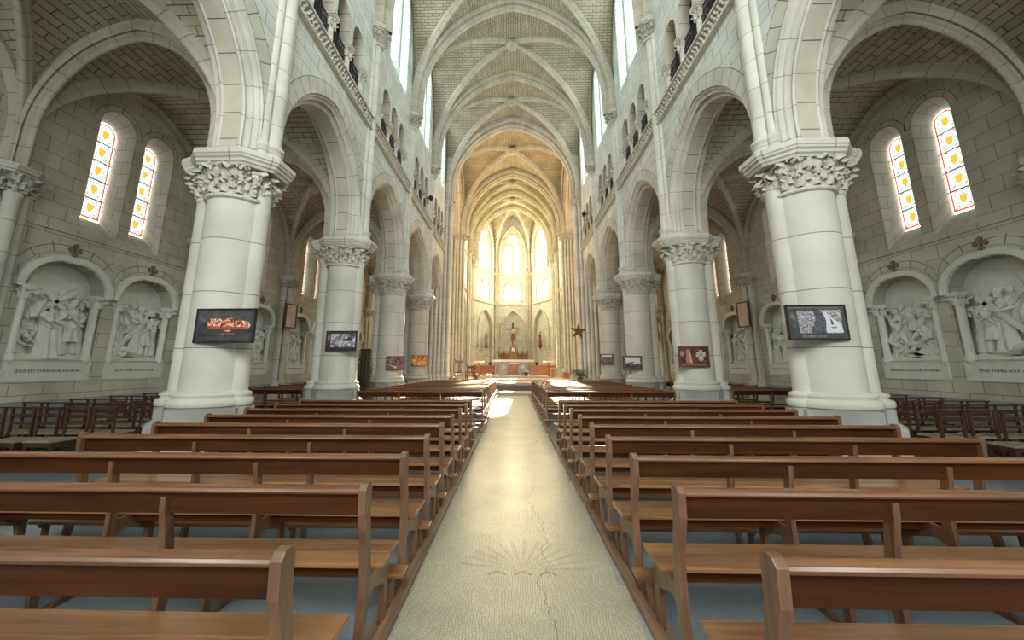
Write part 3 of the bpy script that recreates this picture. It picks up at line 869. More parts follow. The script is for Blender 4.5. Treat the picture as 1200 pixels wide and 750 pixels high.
# ------------------------------------------------------------------ side aisles
WC = [lambda c, k: c + k * 0.57][0]
def stained_proto():
    """splayed lancet with pale quarries, red border and gold shields; origin at sill centre, faces +x"""
    w = bpy.data.objects.new('window_0', None)
    hw, h = .27, 2.55
    def outl(a, zb, zt): return [(-a, zb), (a, zb)] + [(a * math.cos(PI * i / 14), zt - a + a * math.sin(PI * i / 14)) for i in range(15)]
    pane = MB(); pane.poly([outl(hw, 0, h)], lambda a, b: (-.02, a, b), 0)
    me = pane.mesh('window_pane', M['glass_rim'])
    inner = MB(); inner.poly([outl(hw - .055, .05, h - .055)], lambda a, b: (-.002, a, b), 0)
    me2 = inner.mesh('pale_glass', M['glass_stain'])
    br = MB()
    br.loft([[(.006, a, b) for a, b in outl(hw - .03, .03, h - .03)], [(.006, a, b) for a, b in outl(hw - .068, .075, h - .068)]], 0, closed=True)
    for a in (-1, 1): br.box(-.004, .004, a * (hw - .06) - .035, a * (hw - .06) + .035, .03, .10)
    me3 = br.mesh('red_border', M['glass_red'])
    sh = MB()
    for k in range(5):
        z = .30 + k * .485
        q = .07
        sh.poly([[(-q, z + .10), (-q, z - .02), (-q * .7, z - .07), (0, z - .12), (q * .7, z - .07), (q, z - .02), (q, z + .10)]], lambda a, b: (.004, a, b), 0)
        for a, zz in ((-.125, z + .2), (.125, z + .2), (-.12, z - .16), (.12, z - .16)):
            if zz < h - .2 and zz > .1:
                sh.poly([[(a - .035, zz + .03), (a, zz - .035), (a + .035, zz + .03)]], lambda p, q_: (.004, p, q_), 1)
    me4 = sh.mesh('gold_shields', [M['glass_gold'], M['glass_orange']])
    ld = MB()
    for k in range(1, 5):
        z = .05 + k * .487
        ld.box(0, .02, -hw, hw, z - .009, z + .009)
    me5 = ld.mesh('saddle_bars', M['lead'])
    return [('pane', me), ('pale_glass', me2), ('red_border', me3), ('gold_shield', me4), ('saddle_bar', me5)]
STN = stained_proto()

def aisle_bay(s, y0, y1, simple=False):
    c = (y0 + y1) / 2; sn = 'left' if s < 0 else 'right'
    w = MB()
    outl = [(y0, 0), (y1, 0), (y1, 9.2), (y0, 9.2)]
    win, niche = [], []
    for k in (-1, 1):
        yc = c + .57 * k
        win.append([(yc - .43, 4.62), (yc + .43, 4.62)] + [(yc + .43 * math.cos(PI * i / 14), 7.45 + .43 * math.sin(PI * i / 14)) for i in range(15)])
        yc = c + .95 * k
        niche.append([(yc - .80, 1.74), (yc + .80, 1.74), (yc + .80, 3.22)] + [(yc + u, 3.22 + h) for u, h in pointed(.80, .66, 8)][::-1][1:-1] + [(yc - .80, 3.22)])
    w.poly([outl] + win + niche, lambda a, b: (s * XO, a, b), 0)
    for k, h, nn in zip((-1, 1), win, niche):
        yc = c + .57 * k
        inn = [(yc - .27, 5.08), (yc + .27, 5.08)] + [(yc + .27 * math.cos(PI * i / 14), 7.36 + .27 * math.sin(PI * i / 14)) for i in range(15)]
        w.loft([loop3(s, XO, h), loop3(s, XO + .36, inn)], 1, closed=True)
        # voussoir ring of the window
        A1 = [(yc + .45 * math.cos(PI * i / 14), 7.45 + .45 * math.sin(PI * i / 14)) for i in range(15)]
        A2 = [(yc + .60 * math.cos(PI * i / 14), 7.45 + .62 * math.sin(PI * i / 14)) for i in range(15)]
        w.loft([loop3(s, XO - .006, A1), loop3(s, XO - .006, A2)], 5, u0=0)
        w.loft([loop3(s, XO, nn), loop3(s, XO + .34, nn)], 2, closed=True)
        w.poly([nn], lambda a, b: (s * (XO + .34), a, b), 4)
        yn = c + .95 * k
        B1 = [(yn + u, 3.22 + h_) for u, h_ in pointed(.98, .84, 10)]
        B2 = [(yn + u, 3.22 + h_) for u, h_ in pointed(1.0 if False else .98, .84, 10)]
        B2 = [(yn + u * 1.0, 3.22 + h_ + .0) for u, h_ in pointed(.98, .84, 10)]
        B3 = [(yn + (u / .98) * 1.16, 3.22 + h_ * 1.26) for u, h_ in pointed(.98, .84, 10)]
        B3 = [(max(c, a) if k > 0 else min(c, a), b) for a, b in B3]
        B3 = [(min(y1 - .3, max(y0 + .3, a)), b) for a, b in B3]
        w.loft([loop3(s, XO - .005, B1), loop3(s, XO - .005, B3)], 6, u0=0)
    # dado and ledge
    w.box(*sorted((s * (XO - .02), s * XO)), y0, y1, 0, .62, 3)
    w.box(*sorted((s * (XO - .05), s * XO)), y0, y1, .62, .90, 3)
    w.box(*sorted((s * (XO - .035), s * XO)), y0, y1, 4.50, 4.56, 1)
    o = struct('wall_' + sn, w, [M['outer'], M['outer'], M['soffit'], M['dado'], M['relief'], M['vous_slim'], M['vous_niche']])
    for k in (-1, 1):
        yc = c + .57 * k
        trn[0] += 1
        e = bpy.data.objects.new('window_%d' % trn[0], None); COL.objects.link(e)
        e.location = (s * (XO + .34), yc, 5.08); e.rotation_euler = (0, 0, PI if s > 0 else 0)
        e['kind'] = 'structure'
        for nm, me in STN: link(nm, me, e)
    # niche hood mouldings and colonnettes belong to the wall
    for k in (-1, 1):
        yn = c + .95 * k
        hm = MB()
        path = [(s * (XO - .03), yn + u, 3.20 + h_) for u, h_ in pointed(.86, .72, 12)]
        sec = [(-.05, -.07), (-.05, .03), (-.03, .055), (-.01, .03), (.015, .01), (.035, .045), (.045, .065), (.06, .04), (.06, -.07)]
        sec = [(q[0] * -s, q[1]) for q in sec]
        pv = [Vector(p) for p in path]
        mid = len(pv) // 2
        fl = 1 if (pv[mid + 1] - pv[mid - 1]).cross(Vector((1, 0, 0))).z < 0 else -1
        hm.sweep(path, (1, 0, 0), sec, flip=fl)
        for i in range(1, len(path) - 1, 2):
            hm.ell(Vector(path[i]) + Vector((-s * .0, 0, -.06)), (.04, .035, .035), 6, 4)
        build('hood_moulding', hm, M['relief'], o)
        for sd in (-1, 1):
            q = MB(); yy = yn + sd * .70; x = s * (XO + .06)
            q.lathe([(.115, 1.72), (.115, 1.77), (.10, 1.79), (.108, 1.82), (.078, 1.85), (.076, 2.92)], 12, (x, yy, 0))
            q.lathe([(.076, 2.92), (.09, 2.94), (.08, 2.96), (.13, 3.16)], 12, (x, yy, 0))
            for j in range(6): leaf(q, j * PI / 3, x, yy, 2.96, .18, .11, .08, .12, .05)
            q.box(min(x - .13, x + .13), max(x - .13, x + .13), yy - .12, yy + .12, 3.16, 3.24)
            q.box(x - .10, x + .10, yy - .08, yy + .08, 1.45, 1.50); q.lathe([(.02, 1.5), (.05, 1.6), (.09, 1.72)], 10, (x - s * .03, yy, 0))
            build('niche_colonnette', q, M['relief'], o)
    # formeret along the wall
    tr = MB()
    path = [(s * XO, c + u, 6.2 + h_) for u, h_ in pointed(2.26, 2.42, 14)]
    path = [(s * XO, c - 2.26, 5.4)] + path + [(s * XO, c + 2.26, 5.4)]
    tr.sweep(path, (1, 0, 0), [(-.16, -.05), (-.16, .02), (-.10, .08), (-.03, .10), (.03, .10), (.10, .08), (.16, .02), (.16, -.05)], flip=1 if (Vector(path[len(path)//2+1]) - Vector(path[len(path)//2-1])).cross(Vector((1, 0, 0))).z < 0 else -1)
    struct('trim', tr, M['rib'])
    vault(*sorted((s * 5.62, s * XO)), y0, y1, 6.2, 2.5, 2.1, M['avault'], rib=(.20, .20), zlow=5.4, boss=.2)
    # roof over the aisle vault keeps the daylight out
    rf = MB(); rf.box(*sorted((s * 5.9, s * (XO + .7))), y0, y1, 9.6, 9.9)
    struct('ceiling', rf, M['darkvoid'])
    ow = MB(); ow.box(*sorted((s * (XO + .40), s * (XO + .7))), y0, y1, 0, 9.7)
    struct('wall_' + sn, ow, M['outer'])

for s in (-1, 1):
    for k in range(len(P) - 1):
        aisle_bay(s, P[k], P[k + 1])
    for k in range(1, len(P)):
        transverse(P[k], 2.06, 6.2, 2.38, 5.4, sec_big(.32, .28) if k < len(P) - 1 else sec_rib(.6, .3), x_c=s * 7.80)
    # wall responds
    for k in range(2, len(P)):
        y = P[k]; sn = 'left' if s < 0 else 'right'
        r = MB()
        r.box(*sorted((s * 9.80, s * XO)), y - .30, y + .30, 0, 4.9, 0)
        for dx, dy, rr in ((9.72, 0, .12), (9.82, -.24, .09), (9.82, .24, .09)):
            r.lathe([(rr + .13, 0), (rr + .13, .55), (rr + .09, .6), (rr + .09, .88), (rr + .06, .92), (rr + .08, .98), (rr + .02, 1.03), (rr, 1.06), (rr, 4.86)], 14, (s * dx, y + dy, 0), m=0)
        for dx, dy, rr in ((9.72, 0, .12), (9.82, -.24, .09), (9.82, .24, .09)):
            capital(r, s * dx, y + dy, 4.84, 5.28, rr, rr + .11, 6, curl=.05, seed=k)
        for e, za, zb in ((0, 5.26, 5.31), (.04, 5.31, 5.38), (.06, 5.38, 5.43)):
            r.prism([(s * XO, y - .44 - e), (s * 9.74, y - .44 - e), (s * (9.55 - e), y - .18), (s * (9.55 - e), y + .18), (s * 9.74, y + .44 + e), (s * XO, y + .44 + e)], za, zb, 'z')
        o = build('wall_respond', r, M['shaft'])
        tag(o, 'cluster of three slim shafts against the %s aisle wall, %s from the camera' % (sn, ORD[k - 2]), 'column', 'wall responds of the %s aisle' % sn)

# small fleuron crosses on the aisle walls
for s in (-1, 1):
    for k in range(2, len(P) - 1):
        c = (P[k] + P[k + 1]) / 2
        for j, e in enumerate((-1, 1)):
            if s * 0 + k == 2: pass
            cr = MB(); x = s * (XO - .02); y = c + e * .95; z = 4.17
            for i in range(4):
                a = i * PI / 2
                R = Matrix.Translation((x, y, z)) @ Matrix.Rotation(a, 4, 'X') @ Matrix.Diagonal((1, 1.2, 1.25, 1))
                cr.prism([(-.018, 0), (.018, 0), (.018, .055), (.05, .068), (.045, .10), (.02, .095), (0, .125), (-.02, .095), (-.045, .10), (-.05, .068), (-.018, .055)], -.02, .02, 'x', T=R)
            cr.lathe([(.035, -.03), (.035, .03)], 8, T=Matrix.Translation((x, y, z)) @ Matrix.Rotation(PI / 2, 4, 'Y'))
            o = build('wall_cross', cr, M['crossbrown'])
            tag(o, 'small brown fleuron cross above the %s niche of the %s bay, %s aisle wall' % (('near', 'far')[j], ORD[k - 2], 'left' if s < 0 else 'right'), 'cross', 'consecration crosses')

# ------------------------------------------------------------------ crossing, transepts, choir and apse
def cluster(mb, x0, y, s, dy, n=6, top=12.6, r=.125):
    """stepped row of shafts on one face of a compound pier"""
    pts = []
    for i in range(n):
        t = i / (n - 1)
        px = s * (5.62 - t * 1.22 + x0); py = y + dy * (.78 - .66 * t)
        pts.append((px, py))
        mb.lathe([(r + .10, 0), (r + .10, .62), (r + .06, .66), (r + .06, .92), (r + .08, .98), (r + .02, 1.04), (r, 1.08), (r, top)], 12, (px, py, 0))
    return pts

def crossing_pier(s, y, both=True, x0=0.0):
    mb = MB()
    mb.prism([(s * 5.95, y + .70), (s * 5.95, y - .70), (s * 5.66, y - .70), (s * 4.40, y - .03), (s * 4.40, y + .03), (s * 5.66, y + .70)], 0, 13.0, 'z')
    mb.prism([(s * 5.95, y + .62), (s * 5.95, y - .62), (s * 4.75, y - .5), (s * 4.75, y + .5)], 13.0, 20, 'z')
    pts = cluster(mb, x0, y, s, -1)
    if both: pts += cluster(mb, x0, y, s, 1)
    cp = MB()
    for i, (px, py) in enumerate(pts):
        capital(cp, px, py, 12.55, 13.0, .125, .22, 5, curl=.05, seed=i)
        cp.box(px - .24, px + .24, py - .24, py + .24, 13.0, 13.14)
    return mb, cp

for s in (-1, 1):
    sn = 'left' if s < 0 else 'right'
    for y, nm in ((YC, 'near'), (YC2, 'far')):
        mb, cp = crossing_pier(s, y)
        e = thing('crossing_pier', 'tall compound pier of clustered shafts at the %s %s corner of the crossing' % (nm, sn), 'column', group='crossing piers')
        build('shaft_cluster', mb, M['shaft'], e)
        build('capital', cp, M['carve'], e)

for y, a in ((YC, 4.62), (YC2, 4.50)):
    transverse(y, a, 13.9, 5.45, 13.1, sec_big(1.15, .55))
vault(-4.72, 4.72, YC, YC2, 13.9, 5.6, 4.6, M['vault'], rib=(.36, .32), zlow=13.1, boss=.5)
# wall filling above crossing arches
for y in (YC, YC2):
    w = MB()
    for yy in (y - .3, y + .3):
        w.poly([[(-5.9, 13.1)] + [(-4.62, 13.1)] + [(u, 13.9 + h) for u, h in pointed(4.62, 5.5, 14)] + [(4.62, 13.1), (5.9, 13.1), (5.9, 20.3), (-5.9, 20.3)]], lambda a, b, yy=yy: (a, yy, b))
    struct('wall_back', w, M['wall'])

def transept(s):
    sn = 'left' if s < 0 else 'right'
    cy = (YC + YC2) / 2; hb = (YC2 - YC) / 2
    w = MB()
    xw = 12.5
    win = []
    for dy in (-1.5, 1.5):
        win.append([(cy + dy - .7, 7.5), (cy + dy + .7, 7.5)] + [(cy + dy + .7 * math.cos(PI * i / 14), 14.5 + .9 * math.sin(PI * i / 14)) for i in range(15)])
    w.poly([[(YC, 0), (YC2, 0), (YC2, 20.3), (YC, 20.3)]] + win, lambda a, b: (s * xw, a, b))
    for h in win: w.loft([loop3(s, xw, h), loop3(s, xw + .5, h)], 0, closed=True)
    # west return above the aisle and east wall
    w.poly([[(5.5, 9.2), (xw, 9.2), (xw, 20.3), (5.5, 20.3)]], lambda a, b: (s * a, YC + .0, b))
    w.poly([[(XO, 0), (xw, 0), (xw, 9.2), (XO, 9.2)]], lambda a, b: (s * a, YC, b))
    w.poly([[(5.2, 0), (xw, 0), (xw, 20.3), (5.2, 20.3)]], lambda a, b: (s * a, YC2 + .1, b))
    struct('wall_' + sn, w, M['wall'])
    for h in win:
        g = MB(); g.poly([h], lambda a, b: (s * (xw + .45), a, b)); trn[0] += 1
        struct('window_%d' % trn[0], g, M['fill_transept'])  # added light source out of view, not a known window
    vault(*sorted((s * 4.72, s * xw)), YC, YC2, 13.9, 5.6, 4.6, M['vault'], zlow=13.1)
    tr = MB()
    path = [(s * 4.72, cy + u, 13.9 + h_) for u, h_ in pointed(hb - .05, 5.45, 14)]
    path = [(s * 4.72, cy - hb + .05, 13.1)] + path + [(s * 4.72, cy + hb - .05, 13.1)]
    tr.sweep(path, (1, 0, 0), sec_big(.8, .5), flip=1 if (Vector(path[9]) - Vector(path[7])).cross(Vector((1, 0, 0))).z < 0 else -1)
    struct('trim', tr, M['rib'])
for s in (-1, 1): transept(s)

XC = 4.5
def choir(s):
    sn = 'left' if s < 0 else 'right'
    w = MB()
    for (y0, y1) in ((YC2, YA), (YA, YB)):
        c = (y0 + y1) / 2
        h = [(c - .5, 12.6), (c + .5, 12.6)] + [(c + .5 * math.cos(PI * i / 12), 16.0 + .7 * math.sin(PI * i / 12)) for i in range(13)]
        l = [(c - .8, 9.2), (c + .8, 9.2)] + [(c + .8 * math.cos(PI * i / 12), 10.4 + .8 * math.sin(PI * i / 12)) for i in range(13)]
        b_ = arch(c, 1.3, 1.4, 6.2, 1.9, 10)
        w.poly([[(y0, 0), (y1, 0), (y1, 20.3), (y0, 20.3)], h, l, b_[::1]], lambda a, b: (s * XC, a, b))
        w.loft([loop3(s, XC, h), loop3(s, XC + .45, h)], 0, closed=True)
        for q, d in ((l, .45), (b_, .3)):
            w.loft([loop3(s, XC, q), loop3(s, XC + d, q)], 1, closed=True)
            if q is b_: w.poly([q], lambda a, b: (s * (XC + d), a, b))
        for q in (h, l):
            g = MB(); g.poly([q], lambda a, b: (s * (XC + .42), a, b)); trn[0] += 1
            struct('window_%d' % trn[0], g, M['fill_choir'])  # invented window, put in as a warm light source
    for z in (8.6, 12.3): w.box(*sorted((s * (XC - .1), s * XC)), YC2, YB, z, z + .14, 1)
    struct('wall_' + sn, w, [M['wall'], M['shaft']])
    for y in (YA, YB):
        r = MB()
        for dx, dy, rr in ((4.26, 0, .14), (4.38, -.26, .10), (4.38, .26, .10)):
            r.lathe([(rr + .1, .6), (rr + .1, 1.4), (rr, 1.5), (rr, 12.6)], 12, (s * dx, y + dy, 0))
            capital(r, s * dx, y + dy, 12.55, 13.0, rr, rr + .1, 6, curl=.05, seed=5)
            r.box(s * dx - .24, s * dx + .24, y + dy - .24, y + dy + .24, 13.0, 13.12)
        o = build('choir_respond', r, M['shaft'])
        tag(o, 'slim triple shaft against the %s choir wall, %s' % (sn, 'midway along it' if y == YA else 'where the apse begins'), 'column', 'choir responds')
for s in (-1, 1): choir(s)
vault(-XC, XC, YC2, YA, 13.9, 5.6, 4.6, M['vault'], zlow=13.1)
vault(-XC, XC, YA, YB, 13.9, 5.6, 4.6, M['vault'], zlow=13.1)
for y in (YA, YB): transverse(y, 4.42, 13.9, 5.45, 13.1, sec_rib(.5, .4))

# three-sided apse
AP = [(-4.15, YB), (-2.08, YE), (2.08, YE), (4.15, YB)]
g_ = gfun(4.6, 5.6)
key = Vector((0, YB + .15, 19.5))
ap = MB(); fr = MB(); web = MB(); ribs = MB()
for i in range(3):
    A, Bp = Vector(AP[i]), Vector(AP[i + 1])
    Lx = (Bp - A).length; t = (Bp - A).normalized(); nrm = Vector((t.y, -t.x))    # outward = away from centre
    if nrm.dot((A + Bp) / 2 - Vector((0, YB))) < 0: nrm = -nrm
    def mp(a, b, d=0.0): q = (A + Bp) / 2 + t * a + nrm * d; return (q.x, q.y, b)
    hw = Lx / 2
    holes = []
    lanc = []
    for e in (-1, 1):
        c = e * .58
        lanc.append([(c - .37, 12.55), (c + .37, 12.55)] + [(c + .37 * math.cos(PI * k / 12), 15.25 + .55 * math.sin(PI * k / 12)) for k in range(13)])
    rose = [((.46 + .09 * math.cos(8 * 2 * PI * k / 48)) * math.cos(2 * PI * k / 48), 16.62 + (.46 + .09 * math.cos(8 * 2 * PI * k / 48)) * math.sin(2 * PI * k / 48)) for k in range(48)]
    low = []
    for e in (-1, 1):
        c = e * .57
        low.append([(c - .36, 9.15), (c + .36, 9.15)] + [(c + .36 * math.cos(PI * k / 12), 10.5 + .55 * math.sin(PI * k / 12)) for k in range(13)])
    nic = arch(0, 1.32, .9, 5.6, 2.25, 10)
    # outer wall follows the lancet group in a recessed panel
    grp = arch(0, 1.42, 12.42, 15.3, 2.9, 10)
    lgrp = [[(-1.28, 9.0), (1.28, 9.0)] + [(.62 + .62 * math.cos(PI * k / 10), 10.45 + .85 * math.sin(PI * k / 10)) for k in range(11)] + [(-.62 + .62 * math.cos(PI * k / 10), 10.45 + .85 * math.sin(PI * k / 10)) for k in range(11)][1:]]
    ap.poly([[(-hw, 0), (hw, 0), (hw, 20), (-hw, 20)], grp, lgrp[0], nic], lambda a, b: mp(a, b))
    for q, d in ((grp, .22), (lgrp[0], .22), (nic, .28)):
        ap.loft([[mp(a, b) for a, b in q], [mp(a, b, d) for a, b in q]], 1, closed=True)
    ap.poly([grp] + lanc + [rose], lambda a, b: mp(a, b, .22), 1)
    ap.poly([lgrp[0]] + low, lambda a, b: mp(a, b, .22), 1)
    ap.poly([nic], lambda a, b: mp(a, b, .28))
    for q in lanc + [rose] + low:
        ap.loft([[mp(a, b, .22) for a, b in q], [mp(a, b, .30) for a, b in q]], 1, closed=True)
        g = MB(); g.poly([q], lambda a, b: mp(a, b, .29)); trn[0] += 1
        struct('window_%d' % trn[0], g, M['glass_apse'])
    # hood mouldings
    for (aa, zb, zs, rs, rr) in ((1.40, .9, 5.6, 2.35, .09), (1.50, 12.42, 15.3, 3.0, .08)):
        pth = [mp(a, b, -.04) for a, b in arch(0, aa, max(zb, 3.95 if zb < 2 else zb), zs, rs, 12)]
        fr.tube(pth, rr, 8)
    for e in (-1, 1):          # corbels under the niche mouldings
        q = mp(e * 1.40, 3.8, -.06)
        fr.lathe([(.02, -.35), (.10, -.1), (.17, .05), (.19, .2), (.12, .22)], 10, q)
    for e in (-1, 0, 1):
        q = mp(e * 1.24, 9.05, .1)
        fr.lathe([(.10, 0), (.07, .08), (.07, 1.2), (.12, 1.4), (.12, 1.46)], 10, q)
    for z, d in ((8.55, .14), (12.15, .14), (.6, .1)):
        fr.loft([[mp(-hw, z, 0), mp(hw, z, 0)], [mp(-hw, z + .05, -d), mp(hw, z + .05, -d)], [mp(-hw, z + .2, -d), mp(hw, z + .2, -d)], [mp(-hw, z + .26, 0), mp(hw, z + .26, 0)]], 0)
    # web of this facet
    n = 12; O = Vector((0, YB + .15))
    vs, fs, uv = [], [], []
    K = 6
    Mi = (A + Bp) / 2
    apo = (Mi - O)
    for a in range(-n, n + 1):
        u = a / n
        for k in range(K + 1):
            sdep = abs(u) + (1 - abs(u)) * k / K
            q = O + apo * sdep + (Bp - A) / 2 * u
            zz = 13.9 + 5.6 * g_(abs(u))
            vs.append((q.x, q.y, zz)); uv.append((sdep * apo.length, u * hw * 1.8))
    for a in range(2 * n):
        for k in range(K):
            f = (a * (K + 1) + k, a * (K + 1) + k + 1, (a + 1) * (K + 1) + k + 1, (a + 1) * (K + 1) + k)
            fs.append(f)
    web.add(vs, fs, [[uv[j] for j in f] for f in fs], 0, True)
struct('wall_back', ap, [M['wall'], M['shaft']])
fo = struct('trim', fr, M['shaft'])
wo = struct('ceiling', web, M['vault'])
for i, (x, y) in enumerate(AP):
    O = Vector((0, YB + .15)); C_ = Vector((x, y))
    pth = []
    for k in range(15):
        u = 1 - k / 14
        q = O + (C_ - O) * u * .985
        pth.append((q.x, q.y, 13.9 + 5.6 * g_(u * .985)))
    pth = [(pth[0][0], pth[0][1], 13.1)] + pth
    d = (C_ - O).normalized(); sd = Vector((d.y, -d.x, 0))
    tt = (Vector(pth[8]) - Vector(pth[6])).cross(sd).z
    ribs.sweep(pth, sd, sec_rib(.24, .24), flip=1 if tt < 0 else -1)
    if i in (1, 2):
        q = C_ - d * .14
        ribs.lathe([(.22, .6), (.22, 1.3), (.13, 1.4), (.13, 12.6)], 12, (q.x, q.y, 0))
        for o_ in (-.24, .24):
            ribs.lathe([(.16, .6), (.16, 1.3), (.085, 1.4), (.085, 12.6)], 10, (q.x + o_, q.y, 0))
        capital(ribs, q.x, q.y, 12.6, 13.05, .14, .26, 6, curl=.05)
build('rib', ribs, M['rib'], wo)
bo = MB(); bo.lathe([(.02, -.3), (.28, -.25), (.36, -.1), (.3, .1)], 14, (0, YB + .15, 19.3)); build('boss', bo, M['carve'], wo)

# roofs closing the shell, west wall with unseen windows added for fill light
rf = MB()
rf.box(-13, 13, Y0 - .5, YC, 20.3, 20.6); rf.box(-13.5, 13.5, YC, YC2 + .3, 20.3, 20.6); rf.box(-6, 6, YC2, YE + .8, 20.3, 20.6)
for s in (-1, 1):
    rf.box(*sorted((s * 5.95, s * 6.1)), Y0, YC, 9.5, 20.4)
    rf.box(*sorted((s * 5.0, s * 5.2)), YC2 + .5, YB + .2, 0, 20.4)
    rf.box(*sorted((s * 13.0, s * 13.2)), YC, YC2, 0, 20.4)
struct('ceiling', rf, M['darkvoid'])
w = MB()
wn = [[(x - .9, 6.5), (x + .9, 6.5)] + [(x + .9 * math.cos(PI * i / 12), 12.0 + 1.2 * math.sin(PI * i / 12)) for i in range(13)] for x in (-2.4, 0, 2.4)]
wa = [[(x - .8, 3.0), (x + .8, 3.0)] + [(x + .8 * math.cos(PI * i / 12), 6.0 + .8 * math.sin(PI * i / 12)) for i in range(13)] for x in (-7.8, 7.8)]
w.poly([[(-11, 0), (11, 0), (11, 20.4), (-11, 20.4)]] + wn + wa, lambda a, b: (a, Y0, b))
struct('wall_front', w, M['wall'])
for q in wn + wa:
    g = MB(); g.poly([q], lambda a, b: (a, Y0 - .05, b)); trn[0] += 1
    struct('window_%d' % trn[0], g, M['fill_west'])  # unseen pane added to light the nave and aisles from behind

# ------------------------------------------------------------------ floors and steps
f = MB(); f.box(-13, 13, Y0 - .3, 46, -.3, 0)
struct('floor', f, M['floor'])
f = MB()
right = []
ys = [1.0, 2.4, 3.23, 4.10, 4.97, 5.81, 6.8, 7.8, 8.76, 9.8, 10.9, 12, 13.2, 14.4, 15.6, 17, 18.4, 20, 21.8]
for i, y in enumerate(ys[:-1]):
    right += [(.735, y + .001), (.79, ys[i + 1])]
f.prism([(-.77, -4), (.78, -4)] + right + [(-.77, 21.8)], 0.0, .012, 'z')
struct('floor', f, M['mosaic'])
f = MB(); f.box(-.80, .80, -4, 21.8, 0.0, .004); struct('floor', f, plain('aisle_edge_cement', (.30, .31, .31), .7, noise=.1))
for s in (-1, 1):
    r = MB()
    r.box(*sorted((s * .79, s * .865)), -1, 9.4, 0, .045); r.box(*sorted((s * .79, s * .865)), 9.9, 20.2, 0, .045)
    r.box(*sorted((s * .875, s * .92)), -1, 9.4, 0, .03); r.box(*sorted((s * .875, s * .92)), 9.9, 20.2, 0, .03)
    o = build('floor_runner', r, M['runner'], bevel=.006)
    tag(o, 'brown wooden board edging the mosaic aisle under the %s pew ends' % ('left' if s < 0 else 'right'), 'board')
st = MB()
st.box(-4.4, 4.4, 21.8, 23.6, 0, .16, 0)
st.box(-4.4, 4.4, 23.85, 24.2, .0, .31, 1); st.box(-4.4, 4.4, 24.02, 24.3, 0, .46, 1); st.box(-4.4, 4.4, 24.19, 46, 0, .60, 0)
st.box(-3.6, 3.6, 26.6, 46, .6, .74, 0)
st.box(-2.6, 2.6, 28.6, 46, .74, .88, 0)
st.box(-12.4, 12.4, 25.6, 33.1, 0, .55, 0)
struct('floor', st, [M['step'], M['carpet']])
# ------------------------------------------------------------------ pews
def make_pew(L=3.47, posts=4, kneeler=True):
    t = thing('church_pew', 'x', 'pew')
    h = L / 2
    xs = [-h + .0225 + (L - .045) * i / (posts - 1) for i in range(posts)]
    # backrest board with rounded cap rail
    b = MB()
    cap = [(.046, .910), (.048, .926), (.040, .936), (.022, .941), (.0, .938), (-.016, .928), (-.022, .915), (-.018, .903), (.0, .897), (.040, .897)]
    b.prism(cap, -h + .04, h - .04, 'x', sm=False)
    build('cap_rail', b, M['wood_cap'], t, bevel=.003)
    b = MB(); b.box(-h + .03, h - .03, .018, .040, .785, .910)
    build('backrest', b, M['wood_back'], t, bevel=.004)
    s = MB()
    s.box(-h - .035, h + .035, .215, .372, .425, .452); s.box(-h - .035, h + .035, .376, .545, .425, .452)
    build('seat', s, M['wood_seat'], t, bevel=.006)
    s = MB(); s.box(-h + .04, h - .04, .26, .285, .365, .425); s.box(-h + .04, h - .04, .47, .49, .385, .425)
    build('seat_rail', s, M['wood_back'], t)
    for i, x in enumerate(xs):
        end = i in (0, posts - 1)
        w = .0225 if end else .018
        p = MB()
        top = .956 if end else .905
        y0 = -.028 if end else -.004
        fr = [(y0, top - .03), (y0 + .006, .80), (.035, .62), (.052, .46), (.045, .30), (-.005, .0)]
        bk = [(.055, .0), (.115, .30), (.125, .46), (.10, .62), (.066, .80), (.068, top - .035)]
        if end: tp = [(.058, top - .012), (.03, top), (-.005, top - .004)]
        else: tp = []
        p.prism(fr + bk + tp, x - w, x + w, 'x')
        build('post', p, M['wood_leg'], t, bevel=.005 if end else .003)
        q = MB()
        q.prism([(.42, 0), (.47, 0), (.475, .40), (.50, .425), (.11, .425), (.10, .31), (.20, .335), (.395, .265), (.41, .20)], x - w * .8, x + w * .8, 'x')
        q.box(x - w, x + w, .39, .52, 0, .03)
        build('leg', q, M['wood_leg'], t, bevel=.003)
    if kneeler:
        k = MB(); k.box(-h - .07, h + .07, -.225, -.085, .205, .230)
        ko = build('kneeler', k, M['wood_seat'], t, bevel=.005)
        for x in xs:
            q = MB()
            q.prism([(-.175, .035), (-.135, .035), (-.13, .205), (-.18, .205)], x - .016 + (.05 if x < 0 else -.05) * 0, x + .016, 'x')
            q.prism([(-.235, 0), (.06, 0), (.055, .03), (-.08, .05), (-.20, .04), (-.24, .02)], x - .018, x + .018, 'x')
            q.prism([(-.20, .17), (-.11, .17), (-.085, .205), (-.225, .205)], x - .014, x + .014, 'x')
            build('kneeler_support', q, M['wood_leg'], ko, bevel=.003)
    return t
pew = make_pew(); used = [False]
rows = [1.507 + .793 * k for k in range(9)] + [10.75 + .76 * k for k in range(12)]
for s, sn in ((-1, 'left'), (1, 'right')):
    for k, y in enumerate(rows):
        if k < 9:
            lab = ('long brown pew left of the aisle, %s row counted from the viewer' if s < 0 else 'long brown pew right of the aisle, %s row counted from the viewer') % ORD[k]
            if k == 0: lab = 'nearest brown wooden pew on the %s, cut by the bottom of the picture' % sn
            g = 'pews of the front block'
        else:
            lab = 'brown pew %s of the aisle, %s row of the sunlit far block' % (sn, ORD[k - 9])
            g = 'pews of the far block beyond the gap'
        o = place(pew, used, (s * 2.585, y, 0), 0, lab)
        o['group'] = g + ', %s side' % sn

